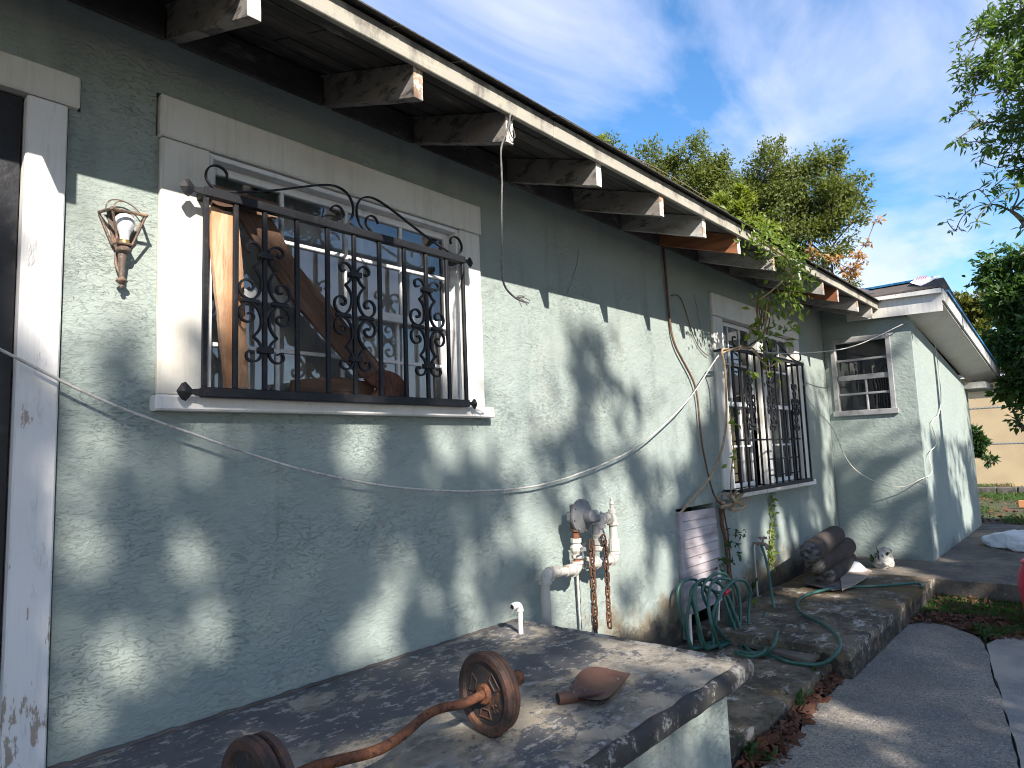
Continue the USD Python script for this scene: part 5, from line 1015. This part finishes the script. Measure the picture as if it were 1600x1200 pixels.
rb = [(1545, 25, 25), (1530, 48, 22), (1575, 45, 30), (1597, 15, 30), (1500, 72, 14), (1508, 95, 20), (1528, 112, 22), (1560, 100, 30), (1592, 112, 30), (1508, 122, 18), (1570, 142, 25), (1597, 155, 25), (1500, 158, 13), (1489, 180, 13), (1519, 150, 14), (1530, 190, 17), (1560, 190, 24), (1592, 192, 24), (1498, 216, 13), (1515, 222, 17), (1545, 227, 22), (1580, 228, 24), (1530, 252, 9), (1560, 262, 15), (1592, 262, 18), (1555, 290, 16), (1529, 296, 12), (1587, 292, 18), (1500, 316, 12), (1483, 310, 9), (1480, 346, 10), (1494, 360, 9), (1509, 332, 11), (1525, 346, 9), (1550, 320, 13), (1580, 330, 15), (1600, 347, 15), (1640, 60, 50), (1650, 170, 50), (1640, 260, 45), (1700, 120, 70)]
rs = np.random.default_rng(31)
RB = [(WD(px, py, 8.6+rs.uniform(-.5, .5)), rp/FPX*7.2*.95) for px, py, rp in rb]
tb_ = WD(1900, 700, 8.4); tree('overhanging_tree', 'leafy branches hanging into the sky at the upper right', (tb_[0], tb_[1], 0), RB, ['branch_leaf'], 20000, .085, .34, 33, .20, .012, ntip=9, fill=.5)
vt = [B(1560, 425, 12.5, 38), B(1590, 400, 12.5, 32), B(1582, 470, 12.5, 42), B(1600, 525, 12.5, 45), B(1570, 545, 12.5, 32), B(1592, 592, 12.5, 38), B(1562, 602, 12.5, 16), B(1540, 440, 12.5, 17), B(1583, 640, 12.5, 12), B(1593, 662, 12.5, 14), B(1640, 500, 12.5, 60), B(1640, 600, 12.5, 50), B(1545, 480, 12.5, 18), B(1555, 575, 12.5, 14)]
tb2 = WD(1660, 760, 12.6); tree('vine_covered_tree', 'dense dark green vine covered tree at the right edge', (tb2[0], tb2[1], 0), vt, ['vine_tree_leaf'], 16000, .10, .55, 37, .16, .02, ntip=12, fill=.4)
fb_ = [B(1520, 482, 20, 30), B(1508, 520, 20, 26), B(1540, 535, 20, 34), B(1498, 470, 20, 12), B(1550, 480, 20, 30), B(1505, 560, 20, 22), B(1535, 580, 20, 18)]
q = WD(1478, 700, 20.5); tree('far_bush', 'yellowish green bush behind the extension roof', (q[0], q[1], 0), fb_, ['far_leaf'], 9000, .11, .55, 41, .1, .03, ntip=12, fill=.4)
sb = [B(1530, 690, 19.8, 10), B(1526, 705, 19.8, 9), B(1545, 718, 19.8, 7), B(1524, 675, 19.8, 8)]
q = WD(1519, 735, 19.9); tree('fence_bush', 'small green bush growing at the foot of the chain link fence', (q[0], q[1], 0), sb, ['weed_leaf'], 1500, .12, .4, 43, .02, .01, ntip=8)

# ------------------------------------------------------------------ the row of trees behind the viewer that shades the wall and the yard
LIT = []                                                       # gaps in the crowns: where on the wall plane their sunlight lands
def uv(p): return np.array([p[0]-.5*p[1], p[2]+.78*p[1]])      # the sun ray through p meets the plane of the wall here
def gap(p0, du, dv, amt=1., ang=0.): LIT.append((*uv(p0), du, dv, amt, ang))
def gw(px, py, rx, ry, amt=1., y=0., ang=0.):                  # on the wall: rx, ry in pixels
    p = WY(px, py, y); a, b = WY(px+rx, py, y), WY(px, py+ry, y); gap(p, abs(a-p)[0], abs(b-p)[2], amt, ang)
def gz(px, py, rx, ry, z, amt=1.):
    p = WZ(px, py, z); a, b = uv(WZ(px+rx, py, z)), uv(WZ(px, py+ry, z)); u0_ = uv(p)
    gap(p, max(.05, 1.25*abs(a-u0_)[0], 1.25*abs(b-u0_)[0]), max(.05, 1.25*abs(a-u0_)[1], 1.25*abs(b-u0_)[1]), amt)
def gx_(px, py, rx, ry, amt=1.):
    p = WX(px, py, AX); a, b = uv(WX(px+rx, py, AX)), uv(WX(px, py+ry, AX)); u0_ = uv(p); gap(p, max(.05, abs(a-u0_)[0]), max(.05, abs(b-u0_)[1]), amt)
for a in ((60, 300, 45, 110), (150, 330, 30, 40), (215, 330, 30, 45), (150, 420, 60, 50), (215, 400, 40, 40), (285, 400, 40, 130), (120, 500, 45, 70, .95), (60, 480, 40, 80, .8), (265, 520, 30, 70, .8), (200, 480, 40, 40, .7), (130, 580, 40, 50, .8), (215, 570, 20, 50, .5),
          (350, 440, 35, 110, .9), (360, 370, 30, 40, .8), (650, 430, 20, 50, .6), (700, 470, 30, 90, .9), (735, 520, 26, 110, .9),
          (790, 490, 40, 70), (850, 540, 40, 80), (800, 600, 50, 60, .9), (870, 620, 30, 60, .8), (930, 520, 30, 50, .5), (1020, 560, 60, 70), (1070, 600, 40, 60), (960, 660, 40, 50, .7), (1040, 680, 40, 50, .9), (1095, 560, 16, 40),
          (330, 625, 60, 16, .8), (380, 640, 40, 14, .6), (555, 690, 24, 55, .85), (540, 650, 22, 30, .6), (565, 760, 14, 50, .55), (730, 680, 50, 46, .75), (700, 650, 30, 25, .6), (790, 690, 40, 60, .75), (670, 740, 20, 30, .45), (830, 690, 30, 45, .7),
          (140, 700, 38, 85, .8), (190, 680, 38, 34, .65), (130, 630, 42, 55, .7), (305, 690, 22, 60, .6), (140, 860, 42, 46, .75), (305, 860, 36, 40, .8), (315, 985, 42, 40, .7), (200, 1040, 65, 50, .75), (110, 1100, 45, 65, .6), (430, 760, 20, 50, .4), (470, 900, 22, 50, .45), (240, 760, 24, 40, .45),
          (585, 1000, 42, 48, 1.), (590, 950, 22, 40, .85), (630, 900, 16, 48, .75), (610, 850, 20, 30, .4), (670, 930, 22, 40, .55), (735, 940, 22, 50, .75), (730, 855, 16, 50, .6), (755, 880, 14, 40, .5), (800, 960, 30, 22, .9), (690, 830, 16, 30, .4),
          (790, 820, 20, 60, .6), (835, 800, 22, 70, .8), (850, 720, 22, 30, .6), (870, 870, 24, 60, .9), (900, 920, 30, 60, 1.), (950, 880, 30, 70, 1.), (920, 960, 50, 30, 1.), (985, 840, 28, 70, .9), (960, 780, 26, 50, .85), (900, 760, 24, 40, .7), (1005, 960, 24, 40, .9), (1035, 900, 18, 60, .8), (1010, 790, 20, 40, .5), (1040, 760, 16, 40, .6), (965, 990, 40, 24, .9),
          (1085, 850, 14, 60, .65), (1100, 900, 10, 30, .8), (1070, 700, 14, 40, .6), (1150, 700, 12, 60, .9), (1140, 620, 12, 50, .7), (1180, 660, 16, 60, .8), (1220, 640, 10, 60, .6), (1200, 720, 14, 40, .6),
          (1165, 840, 8, 40, .6), (1200, 850, 9, 60, .9), (1222, 835, 8, 50, .9), (1242, 830, 6, 30, .7), (1225, 890, 10, 20, .9), (1275, 810, 7, 20, .6), (1265, 790, 8, 30, .5), (1290, 650, 9, 80, .7), (1270, 600, 10, 40, .7), (1295, 760, 8, 60, .7)): gw(*a)
for a in ((1390, 520, 30, 20), (1340, 620, 30, 60, .6), (1380, 560, 30, 60, .5), (1410, 600, 20, 60, .7), (1360, 665, 40, 18, .8), (1400, 690, 20, 20, .7), (1420, 740, 26, 34, 1.), (1390, 760, 24, 22, .8), (1340, 720, 22, 16, .5), (1350, 830, 26, 28, .9), (1400, 850, 34, 26, .9), (1420, 810, 22, 16, .6), (1330, 870, 20, 14, .7), (1440, 640, 12, 60, .6)): gx_(*a)
for a in ((1450, 600, 26, 90, 1., AY), (1480, 620, 30, 70, 1., AY), (1500, 640, 14, 60, .8, AY), (1450, 720, 8, 60, .8, AY), (1490, 720, 10, 60, .7, AY), (1505, 760, 8, 50, .7, AY), (1512, 800, 8, 30, .9, AY), (1520, 700, 8, 60, .5, AY), (1462, 840, 4, 60, .6, AY)): gw(*a)
S = STOOP_Z
for a in ((815, 985, 40, 12, S), (770, 1010, 30, 14, S, .7), (700, 1040, 50, 12, S, .5), (860, 1000, 24, 10, S, .6), (940, 1010, 40, 10, S, .7), (1000, 1020, 60, 8, S, .7), (1080, 1035, 40, 8, S, .8), (900, 1050, 60, 12, S, .7), (980, 1040, 40, 10, S, .7), (860, 1120, 60, 20, S, .8), (780, 1150, 40, 16, S, .6), (720, 1115, 30, 12, S, .8), (1000, 1090, 40, 14, S, .6), (900, 1160, 50, 20, S, .6), (760, 1060, 40, 14, S, .5), (420, 1150, 60, 16, S, .5), (620, 1120, 30, 10, S, .6), (560, 1170, 40, 12, S, .6),
          (1145, 1035, 20, 14, S, 1.), (1250, 925, 26, 8, UPW, .9), (1300, 932, 30, 6, UPW, .7), (1345, 895, 24, 8, UPW, .9), (1400, 890, 30, 6, UPW, .9), (1450, 905, 20, 8, UPW, 1.), (1200, 960, 14, 8, UPW, .4), (1300, 960, 20, 10, UPW, .3), (1360, 1000, 10, 6, UPW, .5),
          (1300, 1112, 36, 10, .02, .9), (1340, 1130, 30, 8, .02, .7), (1280, 1140, 20, 8, .02, .4), (1380, 1175, 22, 8, .02, .9), (1420, 1188, 24, 6, .02, .8), (1480, 1165, 30, 6, .02, .6), (1400, 1140, 30, 4, .02, .5), (1250, 1105, 14, 6, .02, .6), (1390, 970, 8, 10, .02, .5), (1440, 945, 22, 8, .02, .7), (1500, 940, 26, 6, .02, .7), (1550, 955, 20, 6, .02, .6), (1560, 1165, 20, 8, .02, .6), (1590, 1100, 10, 20, .02, .4), (1200, 1060, 14, 8, LOW, .35), (1175, 1120, 10, 10, LOW, .5)): gz(*a)
for a in ((1090, 1120, 26, 30, .8), (1060, 1160, 14, 24, .9), (1110, 1110, 10, 20, .9), (1135, 1100, 8, 30, .8), (1085, 1175, 12, 20, .8), (1120, 1170, 8, 20, .7), (1010, 1180, 12, 20, .8), (1140, 1150, 6, 24, .6)): gw(*a[:4], a[4], -1.135)
LIT = np.array(LIT)
rs = np.random.default_rng(77)
U0, U1, V0, V1 = -2.2, 15.0, -2.0, 2.24
n = 230000
uu, vv = rs.uniform(U0, U1, n), rs.uniform(V0, V1, n)
M_ = np.zeros(n)
for (a, b, du, dv, am, an) in LIT:
    q = ((uu-a)/(du*1.16+.015))**2+((vv-b)/(dv*1.16+.015))**2
    M_ = np.maximum(M_, (1-(1-min(am, 1.))**2.0)*np.clip(1.55-q, 0, 1))
M_ = np.maximum(M_, .5*np.clip((meshkit.fbm(np.c_[uu*3.4, vv*1.9, 0*uu], 3, 5)-.55)*7, 0, 1))
keep = rs.uniform(0, 1, n) > M_*1.03
uu, vv = uu[keep], vv[keep]; n = len(uu)
yy = 10.3+1.6*meshkit.fbm(np.c_[uu*.5, vv*.5, 0*uu], 2, 9)+rs.uniform(0, .8, n)
Pl = np.c_[uu-.5*yy, -yy, vv+.78*yy]
for k, (t0_, t1_) in enumerate(((U0, 3.5), (3.5, 8.5), (8.5, U1))):
    sel = (uu >= t0_) & (uu < t1_); c = Pl[sel].mean(0)
    T = thing('shade_tree', ('tree behind the viewer that shades the wall near the door', 'tree behind the viewer that shades the middle of the wall', 'tree behind the viewer that shades the extension and walkway')[k], 'tree')
    fk = c*[1, 1, .62]+[0, -1.4, 0]
    obj('trunk', tube(spl([[c[0]-.3, c[1]-1.8, 0], [c[0]-.2, c[1]-1.7, fk[2]*.5], fk], 12), np.linspace(.25, .15, 12), 10), 'bark', T, smooth=True)
    tips = Pl[sel][rs.integers(0, sel.sum(), 9)]
    obj('limbs', [tube(spl([fk, (fk+t_)/2+rs.normal(0, .15, 3)-[0, .5, 0], t_-[0, .4, 0]], 8), np.linspace(.06, .015, 8), 5) for t_ in tips], 'bark', T, smooth=True)
    obj('crown', leaves(Pl[sel], .105, .62, rs), 'shade_leaf', T)

# a second row of trees further back keeps the yard in front of the wall in shade
n2 = 60000
xg, yg = rs.uniform(-7, 13, n2), rs.uniform(-13, -2.4, n2)
kp = meshkit.fbm(np.c_[xg*.8, yg*.8, 0*xg], 3, 21) < .60
xg, yg = xg[kp], yg[kp]; dist = 17.5+1.5*rs.uniform(0, 1, len(xg))-np.abs(yg)
P2 = np.c_[xg-.5*dist, yg-dist, .78*dist]
for k, (t0_, t1_) in enumerate(((-99, -5), (-5, 99))):
    sel = (P2[:, 0] >= t0_) & (P2[:, 0] < t1_); c = P2[sel].mean(0)
    T = thing('shade_tree', ('distant tree behind the viewer on the left that shades the yard', 'distant tree behind the viewer on the right that shades the yard')[k], 'tree')
    fk = c*[1, 1, .55]+[0, -.8, 0]
    obj('trunk', tube(spl([[c[0]-.3, c[1]-1.2, 0], [c[0]-.2, c[1]-1.1, fk[2]*.5], fk], 12), np.linspace(.32, .2, 12), 10), 'bark', T, smooth=True)
    obj('limbs', [tube(spl([fk, (fk+t_)/2+rs.normal(0, .2, 3), t_], 8), np.linspace(.09, .02, 8), 5) for t_ in P2[sel][rs.integers(0, sel.sum(), 12)]], 'bark', T, smooth=True)
    obj('crown', leaves(P2[sel], .26, .6, rs), 'shade_leaf', T)
